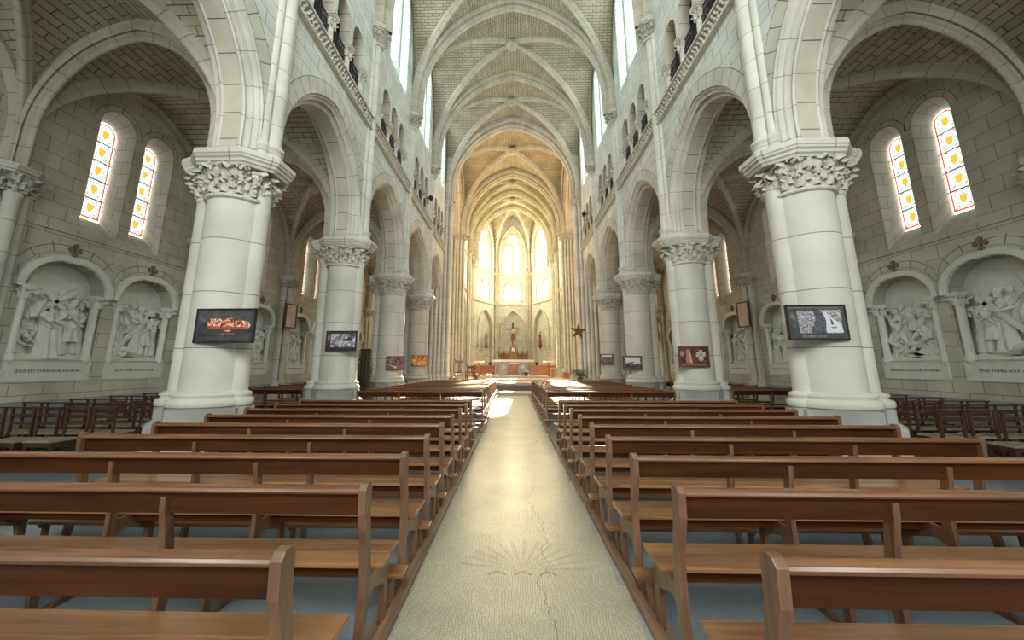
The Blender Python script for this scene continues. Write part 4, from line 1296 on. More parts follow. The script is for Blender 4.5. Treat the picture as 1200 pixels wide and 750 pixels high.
# short pews in the side aisles, between the piers
spew = make_pew(2.3, 3, False); used = [False]
for s, sn in ((-1, 'left'), (1, 'right')):
    for k in range(8):
        y = 11.6 + .85 * k
        o = place(spew, used, (s * 7.42, y, 0), 0, 'short brown pew in the %s side aisle, %s row beyond the chairs' % (sn, ORD[k]))
        o['group'] = 'short pews of the %s side aisle' % sn

# ------------------------------------------------------------------ prayer chairs
def make_chair():
    t = thing('church_chair', 'x', 'chair')
    for x in (-.19, .19):
        p = MB(); p.prism([(-.02, 0), (.02, 0), (.02, .44), (.0, .88), (-.035, .88), (-.022, .44)], x - .016, x + .016, 'x')
        build('leg', p, M['wood_chair'], t, bevel=.003)
        p = MB(); p.box(x - .017, x + .017, .33, .365, 0, .44); build('leg', p, M['wood_chair'], t, bevel=.003)
    b = MB(); b.prism([(-.05, .875), (.03, .875), (.035, .895), (-.055, .90)], -.225, .225, 'x')
    build('top_rail', b, M['wood_chair'], t, bevel=.003)
    for z in (.60, .735):
        b = MB(); b.box(-.18, .18, -.024, -.004, z, z + .045); build('back_slat', b, M['wood_chair'], t)
    b = MB()
    for z in (.14, .28):
        b.box(-.18, .18, .34, .355, z, z + .025); b.box(-.18, .18, -.01, .01, z, z + .025)
        for x in (-.19, .19): b.box(x - .01, x + .01, 0, .35, z + .03, z + .055)
    build('stretcher', b, M['wood_chair'], t)
    s = MB(); s.prism([(-.205, .0), (.205, .0), (.225, .37), (.2, .385), (-.2, .385), (-.225, .37)], .43, .465, 'z')
    build('seat', s, M['straw'], t, bevel=.008)
    return t
chair = make_chair(); used = [False]
for s, sn in ((-1, 'left'), (1, 'right')):
    cr = [(5.55, 9.6, 4, 1), (6.85, 9.65, 6, 0), (7.70, 9.62, 7, 0), (8.55, 9.58, 6, 0), (9.40, 9.6, 6, 0), (10.25, 9.6, 5, 0)]
    for r, (y, x0, n, rev) in enumerate(cr):
        for i in range(n):
            x = x0 - .49 * i
            if y < 8 and x < 6.4 + .0: continue
            jit = random.uniform(-.03, .03)
            o = place(chair, used, (s * x, y + jit, 0), (PI if rev else 0) + random.uniform(-.06, .06),
                      'dark rush-seat chair, %s chair row of the %s aisle, %s from the wall' % (ORD[r], sn, ORD[i]))
            o['group'] = 'church chairs in the %s aisle' % sn
# low kneeling stools before the first chairs
def make_stool():
    t = thing('kneeling_stool', 'x', 'stool')
    s = MB(); s.prism([(-.24, -.19), (.24, -.19), (.26, .19), (-.26, .19)], .425, .46, 'z'); build('seat', s, M['straw'], t, bevel=.012)
    s = MB(); s.box(-.22, .22, -.17, .17, .36, .425); build('frame', s, M['wood_chair'], t)
    for x in (-.2, .2):
        for y in (-.15, .15):
            q = MB(); q.box(x - .02, x + .02, y - .02, y + .02, 0, .38); build('leg', q, M['wood_chair'], t, bevel=.003)
    return t
stool = make_stool(); used = [False]
for i, (x, y, lb) in enumerate(((-7.45, 6.30, 'low rush-topped stool left of the nearest left pier, beside the pew end'), (-8.02, 6.28, 'low rush-topped stool at the left edge of the picture beside its twin'), (7.5, 6.3, 'low rush-topped stool right of the nearest right pier, among the chairs'))):
    o = place(stool, used, (x, y, 0), 0, lb)

# ------------------------------------------------------------------ reliefs in the niches: carved figures
def V3(*a): return Vector(a)
def limb(mb, pts, rad): mb.tube([Vector(p) for p in pts], rad, 8)

def hand(mb, p, d, sc=1.0):
    """palm with four fingers and a thumb, pointing along d"""
    p = Vector(p); d = Vector(d).normalized()
    side = d.cross(Vector((0, 1, 0)))
    side = side.normalized() if side.length > .1 else Vector((1, 0, 0))
    mb.ell(p + d * .03 * sc, (.026 * sc, .020 * sc, .026 * sc), 8, 5)
    for k in range(4):
        a = p + d * .045 * sc + side * (k - 1.5) * .012 * sc
        ln = (.036, .042, .040, .030)[k] * sc
        limb(mb, [a, a + d * ln * .6, a + d * ln + Vector((0, -.008, 0))], [.007 * sc, .0065 * sc, .005 * sc])
    a = p + d * .02 * sc - side * .022 * sc
    limb(mb, [a, a + d * .02 * sc - side * .014 * sc, a + d * .036 * sc - side * .018 * sc], [.008 * sc, .007 * sc, .005 * sc])

def figure(name, pel, chest, head, aL, aR, legs=None, robe=True, seed=0, hair='beard', mat=None):
    """carved figure about 1.25 m tall. local x across, z up, -y towards the viewer"""
    rnd = random.Random(seed)
    mb = MB()
    pel, chest, head = map(Vector, (pel, chest, head))
    up = (chest - pel)
    mb.tube([pel - up * .15, pel, pel + up * .5, chest, chest + (head - chest) * .25, chest + (head - chest) * .5, head], [.10, .125, .105, .125, .075, .042, .042], 12, sq=.8)
    ax = (head - chest).normalized()
    hd = head + ax * .05
    mb.ell(hd, (.062, .072, .088), 12, 9)
    mb.ell(hd + V3(0, -.070, -.008), (.012, .018, .022), 6, 5)       # nose
    mb.ell(hd + V3(0, -.058, .022), (.045, .016, .010), 8, 4)        # brow
    mb.ell(hd + V3(0, -.062, -.040), (.022, .012, .008), 6, 4)       # mouth
    for e in (-1, 1): mb.ell(hd + V3(e * .06, 0, -.005), (.012, .018, .024), 6, 4)
    mb.ell(hd + V3(0, .02, .03), (.076, .08, .078), 12, 7)           # hair
    if hair == 'beard': mb.ell(hd + V3(0, -.045, -.075), (.04, .035, .045), 8, 6)
    if hair == 'veil':
        mb.tube([hd + V3(0, .03, .06), hd + V3(0, .07, -.05), chest + V3(0, .05, .02), pel + V3(0, .06, 0)], [.07, .10, .15, .15], 12, sq=.6)
    if hair == 'helmet':
        mb.ell(hd + V3(0, 0, .045), (.082, .09, .06), 12, 6); mb.box(hd.x - .012, hd.x + .012, hd.y - .08, hd.y + .10, hd.z + .08, hd.z + .14)
    if hair == 'long':
        for e in (-1, 1): limb(mb, [hd + V3(e * .06, .02, .0), hd + V3(e * .08, .03, -.1), chest + V3(e * .08, .0, .06)], [.03, .035, .02])
    side = V3(1, 0, 0)
    for e, a in ((-1, aL), (1, aR)):
        sh = chest + side * e * .125 + V3(0, 0, .02)
        el, hn = Vector(a[0]), Vector(a[1])
        limb(mb, [chest + V3(e * .05, 0, .02), sh, (sh + el) / 2, el, (el + hn) / 2, hn], [.06, .058, .048, .040, .034, .022])
        if robe: limb(mb, [sh, (sh + el) / 2, el + V3(0, 0, -.02)], [.062, .062, .06])
        hand(mb, hn, hn - el, 1.15)
    if legs:
        for e, l in ((-1, legs[0]), (1, legs[1])):
            kn, ft = Vector(l[0]), Vector(l[1])
            hp = pel + V3(e * .06, 0, -.04)
            limb(mb, [hp, (hp + kn) / 2, kn, kn + (ft - kn) * .35, ft], [.075, .068, .05, .052, .03])
            limb(mb, [ft + V3(0, .02, 0), ft + V3(e * .01, -.04, -.015), ft + V3(e * .02, -.10, -.025)], [.032, .030, .018])
    if robe or not legs:
        # falling drapery with deep folds
        n, K = 40, 12
        base = pel + V3(0, 0, .02)
        ft = Vector((pel.x + (pel.x - chest.x) * .4, 0, 0)) if not legs else Vector(((legs[0][1][0] + legs[1][1][0]) / 2, 0, 0 if robe is True else pel.z - .42))
        if robe == 'short': ft = Vector((pel.x, pel.y, pel.z - .30))
        vs = []
        ph = rnd.uniform(0, 6)
        for k in range(K + 1):
            t = k / K
            c = base.lerp(ft, t)
            r = .13 + (.09 if robe != 'short' else .06) * t
            for i in range(n):
                an = 2 * PI * i / n
                f = 1 + (.04 + .14 * t) * math.sin(an * 7 + ph + t * 1.2) + .04 * math.sin(an * 3 + ph * 2 + 2 * t)
                vs.append((c.x + r * f * math.cos(an), c.y + r * .75 * f * math.sin(an), c.z))
        fs = [(k * n + i, k * n + (i + 1) % n, (k + 1) * n + (i + 1) % n, (k + 1) * n + i) for k in range(K) for i in range(n)]
        fs += [tuple(range(n)), tuple((K * n + i) for i in reversed(range(n)))]
        mb.add(vs, fs, None, 0, True)
        # sash of cloth across the body
        limb(mb, [chest + V3(-.12, -.06, .03), (pel + chest) / 2 + V3(0, -.13, 0), pel + V3(.13, -.07, .0), pel + V3(.16, -.03, -.25)], [.03, .035, .035, .02])
    me = mb.mesh(name, M['relief'] if mat is None else mat)
    o = bpy.data.objects.new(name, me); COL.objects.link(o)
    md = o.modifiers.new('r', 'REMESH'); md.mode = 'VOXEL'; md.voxel_size = .0135; md.use_smooth_shade = True
    sm = o.modifiers.new('s', 'SMOOTH'); sm.iterations = 1; sm.factor = .5
    dg = bpy.context.evaluated_depsgraph_get()
    m2 = bpy.data.meshes.new_from_object(o.evaluated_get(dg))
    bpy.data.objects.remove(o)
    m2.name = name
    return m2

F = {}
F['robed'] = figure('robed_figure', (0, 0, .66), (.0, 0, .98), (.02, -.02, 1.13), ((-.20, -.06, .82), (-.08, -.17, .80)), ((.20, -.06, .80), (.12, -.18, .70)), seed=1)
F['veiled'] = figure('veiled_woman', (0, 0, .62), (.01, 0, .92), (.05, -.03, 1.06), ((-.18, -.08, .78), (-.02, -.18, .88)), ((.17, -.08, .76), (.02, -.19, .86)), hair='veil', seed=2)
F['bearer'] = figure('stooping_man', (.06, 0, .60), (-.10, -.03, .86), (-.20, -.08, .96), ((-.26, -.12, .78), (-.20, -.16, 1.02)), ((.02, -.14, .74), (-.04, -.16, .98)), hair='long', seed=3)
F['soldier'] = figure('soldier', (0, 0, .66), (.0, 0, .98), (.0, 0, 1.14), ((-.24, -.04, .84), (-.16, -.12, .66)), ((.24, -.02, .86), (.20, -.04, .66)), legs=(((-.10, -.06, .36), (-.12, -.02, .03)), ((.10, -.04, .36), (.16, .0, .03))), robe='short', hair='helmet', seed=4)
F['raising'] = figure('man_with_raised_arm', (0, 0, .64), (.03, 0, .96), (.06, -.02, 1.10), ((-.22, -.06, 1.10), (-.16, -.08, 1.36)), ((.24, -.08, .86), (.34, -.12, .98)), legs=(((-.14, -.06, .36), (-.20, -.0, .03)), ((.12, -.08, .36), (.10, .0, .03))), robe='short', hair='short', seed=5)
F['kneeling'] = figure('kneeling_man', (0, 0, .32), (-.05, -.04, .62), (-.10, -.06, .76), ((-.24, -.10, .50), (-.34, -.14, .40)), ((.10, -.14, .44), (-.10, -.18, .34)), legs=(((-.22, -.10, .10), (.04, .0, .05)), ((.16, -.08, .08), (.38, .0, .05))), robe='short', hair='beard', seed=6)
F['fallen'] = figure('fallen_man', (.22, 0, .18), (-.08, -.04, .26), (-.22, -.06, .32), ((-.22, -.12, .14), (-.36, -.12, .06)), ((-.02, -.14, .12), (-.16, -.16, .05)), legs=(((.42, -.08, .14), (.66, .0, .06)), ((.46, -.02, .06), (.72, .0, .05))), robe=False, hair='long', seed=7)

SCENES = {
 'carry': ([('robed', -.62, .12, .98, 0, .10), ('soldier', -.44, .34, .86, 0, .16), ('raising', -.34, .26, .95, 0, .20), ('bearer', -.10, .0, 1.05, 0, -.02), ('kneeling', -.60, .0, .85, 1, -.02), ('veiled', .12, .36, .92, 0, .16), ('robed', .18, .10, .95, 1, .06), ('soldier', .42, .0, 1.0, 0, .0), ('robed', .62, .12, .9, 1, .12), ('soldier', .30, .36, .85, 1, .2)],
           [(-.36, .95, .34, 1.55, .05), (-.22, 1.42, .16, 1.08, .05)], 'JÉSUS EST CHARGÉ DE SA CROIX'),
 'fall': ([('veiled', -.60, .26, .92, 0, .12), ('robed', -.40, .12, .95, 0, .08), ('fallen', -.22, .0, 1.0, 0, -.02), ('raising', -.10, .40, .82, 0, .18), ('robed', .12, .16, .98, 0, .08), ('soldier', .34, .0, 1.02, 1, .0), ('robed', .52, .12, .95, 1, .08), ('soldier', .02, .46, .75, 0, .2), ('veiled', .60, .34, .8, 1, .16)],
          [(-.5, .22, .42, 1.30, .05), (.18, 1.26, .50, .98, .05)], 'JÉSUS TOMBE SOUS LA CROIX'),
 'nail': ([('raising', -.56, .14, .92, 0, .10), ('robed', -.36, .30, .85, 0, .16), ('kneeling', -.50, .0, 1.0, 1, -.02), ('kneeling', .30, .06, 1.0, 0, .0), ('fallen', -.05, .12, 1.0, 0, .02), ('soldier', -.10, .42, .82, 0, .16), ('veiled', .16, .36, .85, 0, .16), ('robed', .42, .26, .9, 1, .12), ('soldier', .62, .12, 1.0, 1, .1)],
          [(-.62, .05, .66, .22, .055), (-.32, -.02 + .30, .30, .02, .055)], 'JÉSUS EST CLOUÉ SUR LA CROIX'),
 'meet': ([('robed', -.58, .10, 1.0, 0, .08), ('veiled', -.36, .0, 1.0, 0, .0), ('bearer', .02, .0, 1.02, 1, -.02), ('soldier', .34, .04, 1.02, 1, .04), ('raising', .16, .34, .9, 0, .18), ('robed', -.18, .36, .85, 0, .16), ('robed', .58, .14, .95, 1, .1), ('fallen', .30, .0, .8, 1, -.03)],
          [(-.30, 1.18, .56, .96, .05), (-.06, 1.36, .06, .92, .05)], 'JÉSUS RENCONTRE SA SAINTE MÈRE'),
}
def text_mesh(body, size, mat, ext=.002):
    cu = bpy.data.curves.new('lettering', 'FONT'); cu.body = body; cu.size = size; cu.extrude = ext; cu.align_x = 'CENTER'; cu.align_y = 'CENTER'
    o = bpy.data.objects.new('lettering', cu); COL.objects.link(o)
    dg = bpy.context.evaluated_depsgraph_get()
    me = bpy.data.meshes.new_from_object(o.evaluated_get(dg)); bpy.data.objects.remove(o)
    me.materials.clear(); me.materials.append(mat)
    return me
TXT = {k: text_mesh(v[2], .08, M['letter']) for k, v in SCENES.items()}
DESC = {'carry': 'man shouldering a slanted cross', 'fall': 'man fallen under a cross', 'nail': 'cross laid along the ground', 'meet': 'veiled woman meeting cross bearer'}
BACK = [('robed', -.68, .46, .72, 0, .30), ('veiled', -.30, .55, .70, 1, .32), ('soldier', .22, .58, .68, 0, .32), ('robed', .50, .50, .70, 1, .30)]
def relief(s, yc, kind, mirror, lab):
    t = thing('stone_relief', lab, 'relief', (s * (XO + .30), yc, 1.76), -s * PI / 2)
    figs, beams, _ = SCENES[kind]
    mm = -1 if mirror else 1
    for (nm, u, v, sc, fl, w) in figs + BACK:
        o = link(F[nm].name.split('.')[0], F[nm], t, (mm * u, -.04 + w * .35, v), (0, 0, 0), ((-1 if fl else 1) * mm * sc * 1.05, 1.1 * sc, sc * 1.05))
    if beams:
        b = MB()
        for (x0, z0, x1, z1, r) in beams:
            d = Vector((mm * (x1 - x0), 0, z1 - z0)); L = d.length; an = math.atan2(d.z, d.x)
            T = Matrix.Translation((mm * x0, -.13, z0)) @ Matrix.Rotation(-an, 4, 'Y')
            b.box(0, L, -.04, .04, -r, r, T=T)
        build('cross_beam', b, M['relief'], t, bevel=.008)
    g = MB()
    vs = []
    prof = [(-.80 + 1.6 * i / 16, .04 + .05 * abs(math.sin(i * 1.7)) + .04 * math.sin(i * .6)) for i in range(17)]
    g.prism([(-.80, -.02)] + prof + [(.80, -.02)], -.20, .05, 'y')
    build('rocky_ground', g, M['relief'], t, bevel=.01)
    p = MB()
    p.box(-.80, .80, -.325, -.29, -.48, -.06)
    fr = [(-.76, -.44, .76, -.42), (-.76, -.10, .76, -.08), (-.78, -.44, -.76, -.08), (.76, -.44, .78, -.08)]
    for x0, z0, x1, z1 in fr: p.box(x0, x1, -.335, -.32, z0, z1)
    po = build('inscription_plaque', p, M['relief'], t, bevel=.004)
    l = link('lettering', TXT[kind], po, (0, -.328, -.26), (PI / 2, 0, 0))
    return t
kinds = {-1: ['carry', 'fall', 'meet', 'nail', 'fall', 'meet', 'carry', 'nail'], 1: ['fall', 'nail', 'meet', 'carry', 'fall', 'nail', 'meet', 'carry']}
for s, sn in ((-1, 'left'), (1, 'right')):
    for k in range(4):
        c = (P[3 + k] + P[4 + k]) / 2
        for j, e in enumerate((-1, 1)):
            kd = kinds[s][2 * k + j]
            relief(s, c + e * .95, kd, s > 0 and j == 0, 'white stone relief, %s niche of %s bay, %s aisle wall: %s' % (('near', 'far')[j], ORD[k], sn, DESC[kd]))

# ------------------------------------------------------------------ framed pictures on the piers
def pic_mat(name, cols, scale, stretch=(1, 1, 1), rough=.35, detail=8, dist=.8):
    m, nt, b = newmat(name)
    tc = N(nt, 'ShaderNodeTexCoord'); mp = N(nt, 'ShaderNodeMapping'); mp.inputs['Scale'].default_value = stretch
    no = N(nt, 'ShaderNodeTexNoise'); no.inputs['Scale'].default_value = scale; no.inputs['Detail'].default_value = detail; no.inputs['Distortion'].default_value = dist
    nt.links.new(tc.outputs['Object'], mp.inputs[0]); nt.links.new(mp.outputs[0], no.inputs['Vector'])
    cr = N(nt, 'ShaderNodeValToRGB')
    el = cr.color_ramp.elements
    while len(el) < len(cols): el.new(.5)
    for i, (p, c) in enumerate(cols): el[i].position = p; el[i].color = (*c, 1)
    nt.links.new(no.outputs[0], cr.inputs[0]); nt.links.new(cr.outputs[0], b.inputs['Base Color'])
    b.inputs['Roughness'].default_value = rough
    return m
def flat(name, poly, y, mat, parent):
    b = MB(); b.prism(poly, y - .001, y + .001, 'y'); return build(name, b, mat, parent)
def rect(x0, z0, x1, z1): return [(x0, z0), (x1, z0), (x1, z1), (x0, z1)]
def blob(cx, cz, rx, rz, n=14, seed=1, j=.25):
    r = random.Random(seed)
    return [(cx + rx * math.cos(2 * PI * i / n) * (1 + r.uniform(-j, j)), cz + rz * math.sin(2 * PI * i / n) * (1 + r.uniform(-j, j))) for i in range(n)]
def picture(x, y, z, w, h, frame, lab, board, rz=0.0, ry=0.0):
    t = thing('framed_picture', lab, 'picture', (x, y, z), rz); t.rotation_euler = (0, ry, rz)
    f = MB(); fw = .022
    for q in (rect(-w / 2, -h / 2, w / 2, -h / 2 + fw), rect(-w / 2, h / 2 - fw, w / 2, h / 2), rect(-w / 2, -h / 2, -w / 2 + fw, h / 2), rect(w / 2 - fw, -h / 2, w / 2, h / 2)):
        f.prism(q, -.030, .015, 'y')
    build('frame', f, frame, t, bevel=.003)
    b = MB(); b.prism(rect(-w / 2 + .01, -h / 2 + .01, w / 2 - .01, h / 2 - .01), -.018, .012, 'y'); build('picture_board', b, board, t)
    return t
# nearest left: dark plate with a reddish crowd of boats
d1 = pic_mat('dark_plate', [(.35, (.015, .017, .022)), (.7, (.07, .075, .09))], 5)
t = picture(-4.76, 6.19, 2.255, 1.0, .565, M['black'], 'dark framed picture with a glowing red and white huddle, on the nearest left pier', d1)
flat('dark_sky', rect(-.46, .06, .46, .24), -.0195, pic_mat('plate_sky', [(.3, (.03, .03, .035)), (.7, (.10, .10, .115))], 9, (1, 1, 2)), t)
crowd = pic_mat('red_crowd', [(.38, (.06, .02, .02)), (.48, (.55, .10, .05)), (.55, (.75, .45, .30)), (.66, (.8, .75, .66))], 26)
flat('crowd', [(-.27, -.05), (.38, -.06), (.43, .0), (.39, .06), (.22, .10), (.15, .06), (.10, .13), (.02, .12), (-.05, .08), (-.1, .12), (-.27, .11), (-.31, .02)], -.0215, crowd, t)
flat('red_rim', [(-.25, -.055), (.38, -.06), (.40, -.02), (-.24, -.02)], -.0225, plain('red_rim', (.45, .06, .03), .5), t)
flat('pale_boat', blob(.06, -.085, .055, .014), -.0215, plain('pale_boat', (.6, .5, .42), .5), t)
flat('orange_reflection', blob(.06, -.14, .16, .02, seed=3), -.021, pic_mat('reflection', [(.4, (.04, .03, .03)), (.65, (.40, .14, .07))], 20, (1, 1, 3)), t)
for z in (-.19, -.215): flat('water_line', rect(-.30, z - .006, .44, z + .004), -.0205, plain('water_line', (.10, .095, .10), .5), t)
flat('blue_patch', blob(-.38, .10, .06, .06, seed=5), -.0200, pic_mat('blue_patch', [(.4, (.03, .035, .06)), (.7, (.13, .14, .19))], 30), t)
# nearest right: black and white photograph with a sailing boat shape
t = picture(4.765, 6.19, 2.28, .93, .56, M['black'], 'black framed grey photograph with a white sail shape, on the nearest right pier', plain('slate_mat', (.055, .06, .065), .4, noise=.3))
gx = pic_mat('grey_speckle', [(.36, (.05, .05, .07)), (.5, (.28, .28, .32)), (.62, (.55, .55, .58))], 40)
flat('mottled_ground', [(-.28, -.17), (-.02, -.17), (.0, .17), (-.30, .19)], -.0205, gx, t)
flat('right_ground', [(.10, -.17), (.38, -.17), (.38, .20), (.02, .20)], -.0200, gx, t)
flat('dark_centre', [(-.10, -.17), (.14, -.17), (.15, .0), (.12, .14), (.04, .20), (-.04, .17), (-.02, .02), (-.09, -.08)], -.0215, pic_mat('dark_centre', [(.4, (.035, .035, .05)), (.65, (.19, .19, .24))], 28, (1, 1, 2.5)), t)
flat('white_sail', [(.12, -.16), (.385, -.16), (.36, -.02), (.22, .08), (.15, .17), (.10, .17), (.14, .03)], -.0225, plain('white_sail', (.62, .63, .66), .5, noise=.05), t)
flat('sail_shadow', [(.215, -.04), (.25, -.04), (.24, .02), (.20, .08)], -.0235, plain('sail_shadow', (.09, .09, .13), .5), t)
flat('blue_hull', [(.19, -.075), (.29, -.065), (.28, -.09), (.23, -.095)], -.0235, plain('blue_hull', (.12, .22, .34), .5), t)
flat('side_figure', blob(-.37, .05, .05, .13, seed=8, j=.15), -.0205, pic_mat('side_figure', [(.4, (.06, .065, .065)), (.7, (.16, .165, .165))], 14), t)
flat('caption_block', rect(-.26, -.235, .12, -.20), -.0205, pic_mat('caption', [(.45, (.09, .095, .10)), (.6, (.22, .22, .23))], 60, (1, 1, .3)), t)
flat('top_stripe', rect(-.42, .225, .36, .238), -.0205, plain('top_stripe', (.24, .17, .18), .5), t)
# second left: pale photograph
t = picture(-4.92, P[4] - .53, 2.31, .88, .57, M['black'], 'dark framed pale photograph on the second left pier', plain('brown_mat', (.05, .03, .03), .4, noise=.4))
flat('photo', rect(-.30, -.18, .40, .20), -.0205, pic_mat('pale_photo', [(.36, (.06, .06, .07)), (.5, (.33, .33, .37)), (.62, (.62, .62, .66))], 8), t)
flat('dark_shape', blob(.20, .05, .14, .06, seed=4), -.0215, plain('dark_shape', (.04, .04, .05), .5), t)
flat('white_spot', blob(.14, .09, .03, .03, seed=2, j=.1), -.0225, M['white'], t)
flat('red_spot', blob(.22, .02, .03, .02, seed=2), -.0225, M['robe_red'], t)
flat('side_note', rect(-.39, .0, -.33, .19), -.0205, plain('side_note', (.20, .21, .22), .5), t)
# third left: brown swirl
t = picture(-4.77, P[5] - .53, 1.72, .76, .56, M['brownframe'], 'brown swirling picture with a pale streak, on the third left pier', pic_mat('brown_swirl', [(.35, (.05, .025, .015)), (.5, (.20, .11, .09)), (.66, (.42, .26, .22))], 4, dist=3))
flat('pale_streak', [(-.34, -.02), (-.22, -.08), (.06, -.13), (.08, -.18), (.0, -.20), (-.12, -.13), (-.30, -.06)], -.0205, plain('pale_streak', (.75, .55, .28), .5), t)
# fourth left: orange glow
t = picture(-4.95, P[6] - .53, 1.885, .80, .56, M['brownframe'], 'orange glowing picture on the fourth left pier', pic_mat('orange_glow', [(.35, (.10, .025, .01)), (.5, (.85, .30, .07)), (.62, (1.0, .66, .28))], 3, (1, 1, 2.2), dist=2))
# right piers
t = picture(4.95, P[4] - .53, 1.86, .83, .56, M['brownframe'], 'brown framed picture with a pale cross, on the second right pier', pic_mat('brown_plate', [(.35, (.05, .018, .01)), (.65, (.17, .065, .035))], 7))
flat('pale_cross', [(.12, -.08), (.18, -.14), (.26, -.08), (.26, .0), (.32, .02), (.32, .12), (.25, .13), (.24, .18), (.15, .18), (.14, .13), (.07, .12), (.06, .0), (.12, .0)], -.0205, pic_mat('cross_stone', [(.4, (.20, .18, .17)), (.6, (.62, .60, .58))], 30), t)
flat('pink_column', [(-.22, -.17), (-.05, -.17), (-.10, .19), (-.20, .19)], -.0205, plain('pink_column', (.36, .18, .13), .5), t)
flat('light_edge', [(-.10, -.17), (-.05, -.17), (-.10, .19), (-.12, .19)], -.0212, plain('light_edge', (.62, .36, .26), .5), t)
flat('violet_patch', rect(-.36, .02, -.27, .15), -.0205, plain('violet_patch', (.28, .25, .36), .5), t)
flat('base_band', rect(-.36, -.24, .34, -.19), -.0205, plain('base_band', (.26, .12, .09), .5), t)
t = picture(4.69, P[5] - .53, 1.725, .76, .56, M['walnut'], 'dark framed landscape with white sky, on the third right pier', pic_mat('dark_land', [(.4, (.04, .035, .045)), (.65, (.20, .18, .22))], 6, (1, 1, 2.5)))
flat('pale_sky', [(-.26, .0), (-.12, .02), (.0, .05), (.15, .02), (.31, -.02), (.31, .22), (-.26, .22)], -.0205, plain('pale_sky', (.66, .62, .64), .5, noise=.1), t)
flat('white_boat', blob(.10, -.02, .09, .035, seed=3, j=.1), -.0215, M['white'], t)
t = picture(4.82, P[6] - .53, 1.95, .72, .54, M['walnut'], 'dull violet picture with a white band on top, on the fourth right pier', pic_mat('violet_haze', [(.35, (.13, .085, .07)), (.65, (.30, .22, .21))], 4, (1, 1, 2.5)))
flat('white_band', rect(-.22, .14, .26, .22), -.0205, M['white'], t)

# tilted brown frames on the wall responds
for s, sn in ((-1, 'left'), (1, 'right')):
    for k, y in ((4, P[4]), (5, P[5]), (6, P[6])):
        if k == 4: continue
        t = thing('wall_panel', 'brown framed narrow pink panel hung on the %s aisle shafts, %s' % (sn, 'the nearer one' if k == 5 else 'the farther one'), 'panel', (s * 9.50, y - .1, 3.70), s * .0)
        t.rotation_euler = (0, 0, -s * PI / 2 + s * .25)
        f = MB()
        for q in (rect(-.30, -.52, .30, -.47), rect(-.30, .47, .30, .52), rect(-.30, -.52, -.25, .52), rect(.25, -.52, .30, .52)): f.prism(q, -.03, .03, 'y')
        build('frame', f, M['brownframe'], t, bevel=.004)
        b = MB(); b.prism(rect(-.27, -.49, .27, .49), -.01, .01, 'y'); build('panel', b, pic_mat('pink_panel_%s%d' % (sn, k), [(.3, (.45, .33, .28)), (.7, (.58, .46, .40))], 3), t)

# ------------------------------------------------------------------ things around the crossing
# gilt star
t = thing('hanging_star', 'dull gold five-pointed star on the right crossing shafts', 'star', (4.12, YC - .95, 3.80))
b = MB()
pts = []
for i in range(10):
    r = .52 if i % 2 == 0 else .175
    pts.append((r * math.sin(PI * i / 5 + .12), r * math.cos(PI * i / 5 + .12)))
vs = [(x, 0, z) for x, z in pts] + [(0, -.10, 0), (0, .10, 0)]
b.add(vs, [(i, (i + 1) % 10, 10) for i in range(10)] + [((i + 1) % 10, i, 11) for i in range(10)])
build('star_body', b, M['darkgold'], t)
b = MB()
for i in range(10): b.tube([(pts[i][0], -.01, pts[i][1]), (pts[(i + 1) % 10][0], -.01, pts[(i + 1) % 10][1])], .022, 6)
build('garland', b, M['gold'], t)

def frond(mb, base, ang, ln, rise, droop, w=.05, n=8, m=0):
    base = Vector(base); d = Vector((math.cos(ang), math.sin(ang), 0))
    pts = [base + d * ln * (k / n) + Vector((0, 0, rise * math.sin(k / n * PI * .75) - droop * (k / n) ** 2)) for k in range(n + 1)]
    mb.tube(pts, [.008] * (n + 1), 4, m=m)
    side = d.cross(Vector((0, 0, 1)))
    for k in range(1, n + 1):
        for e in (-1, 1):
            p = pts[k]; ll = w * 2.6 * math.sin(PI * (k / (n + 1)) ** .7) + .03
            tip = p + side * e * ll + d * ll * .5 + Vector((0, 0, -.25 * ll))
            a = p + d * .02; b_ = p - d * .02
            mb.add([a, b_, tip, (a + tip) / 2 + Vector((0, 0, .01))], [(0, 1, 3), (1, 2, 3), (0, 3, 2)], None, m, False)
def potted(name, lab, x, y, z, nf, ln, rise, mat, cat='plant', pot=True, seed=1):
    rnd = random.Random(seed)
    t = thing(name, lab, cat, (x, y, z))
    if pot:
        b = MB(); b.lathe([(.11, 0), (.16, .26), (.18, .27), (.18, .31), (.15, .31), (.14, .27)], 16); build('pot', b, M['pot'], t)
    f = MB()
    for k in range(nf):
        frond(f, (0, 0, .28 if pot else 0), 2 * PI * k / nf * 2.4 + rnd.uniform(-.3, .3), ln * rnd.uniform(.7, 1.1), rise * rnd.uniform(.5, 1.3), ln * .35)
    build('fronds', f, mat, t)
    return t
potted('potted_palm', 'dark green potted palm at the foot of the right crossing shafts', 4.1, 24.6, .60, 24, .55, .5, M['leaf'], seed=2)
# tall slim greenery between left piers
t = thing('slim_conifer', 'tall slim dark artificial conifer between the second and third left piers', 'plant', (-5.35, 13.9, 0))
b = MB(); b.lathe([(.14, 0), (.20, .34), (.22, .35), (.22, .40), (.16, .40)], 16); build('pot', b, M['pot'], t)
b = MB(); b.tube([(0, 0, .35), (0, 0, 2.2)], .03, 6); build('stem', b, M['walnut'], t)
b = MB(); rnd = random.Random(4)
for k in range(260):
    z = .45 + 1.75 * (k / 260); a = k * 2.4
    r = .26 * (1 - .35 * ((z - 1.2) / 1.0) ** 2)
    frond(b, (.02 * math.cos(a), .02 * math.sin(a), z), a, r * rnd.uniform(.7, 1.1), .05, .03, .03, 3)
build('needles', b, M['leafdark'], t)

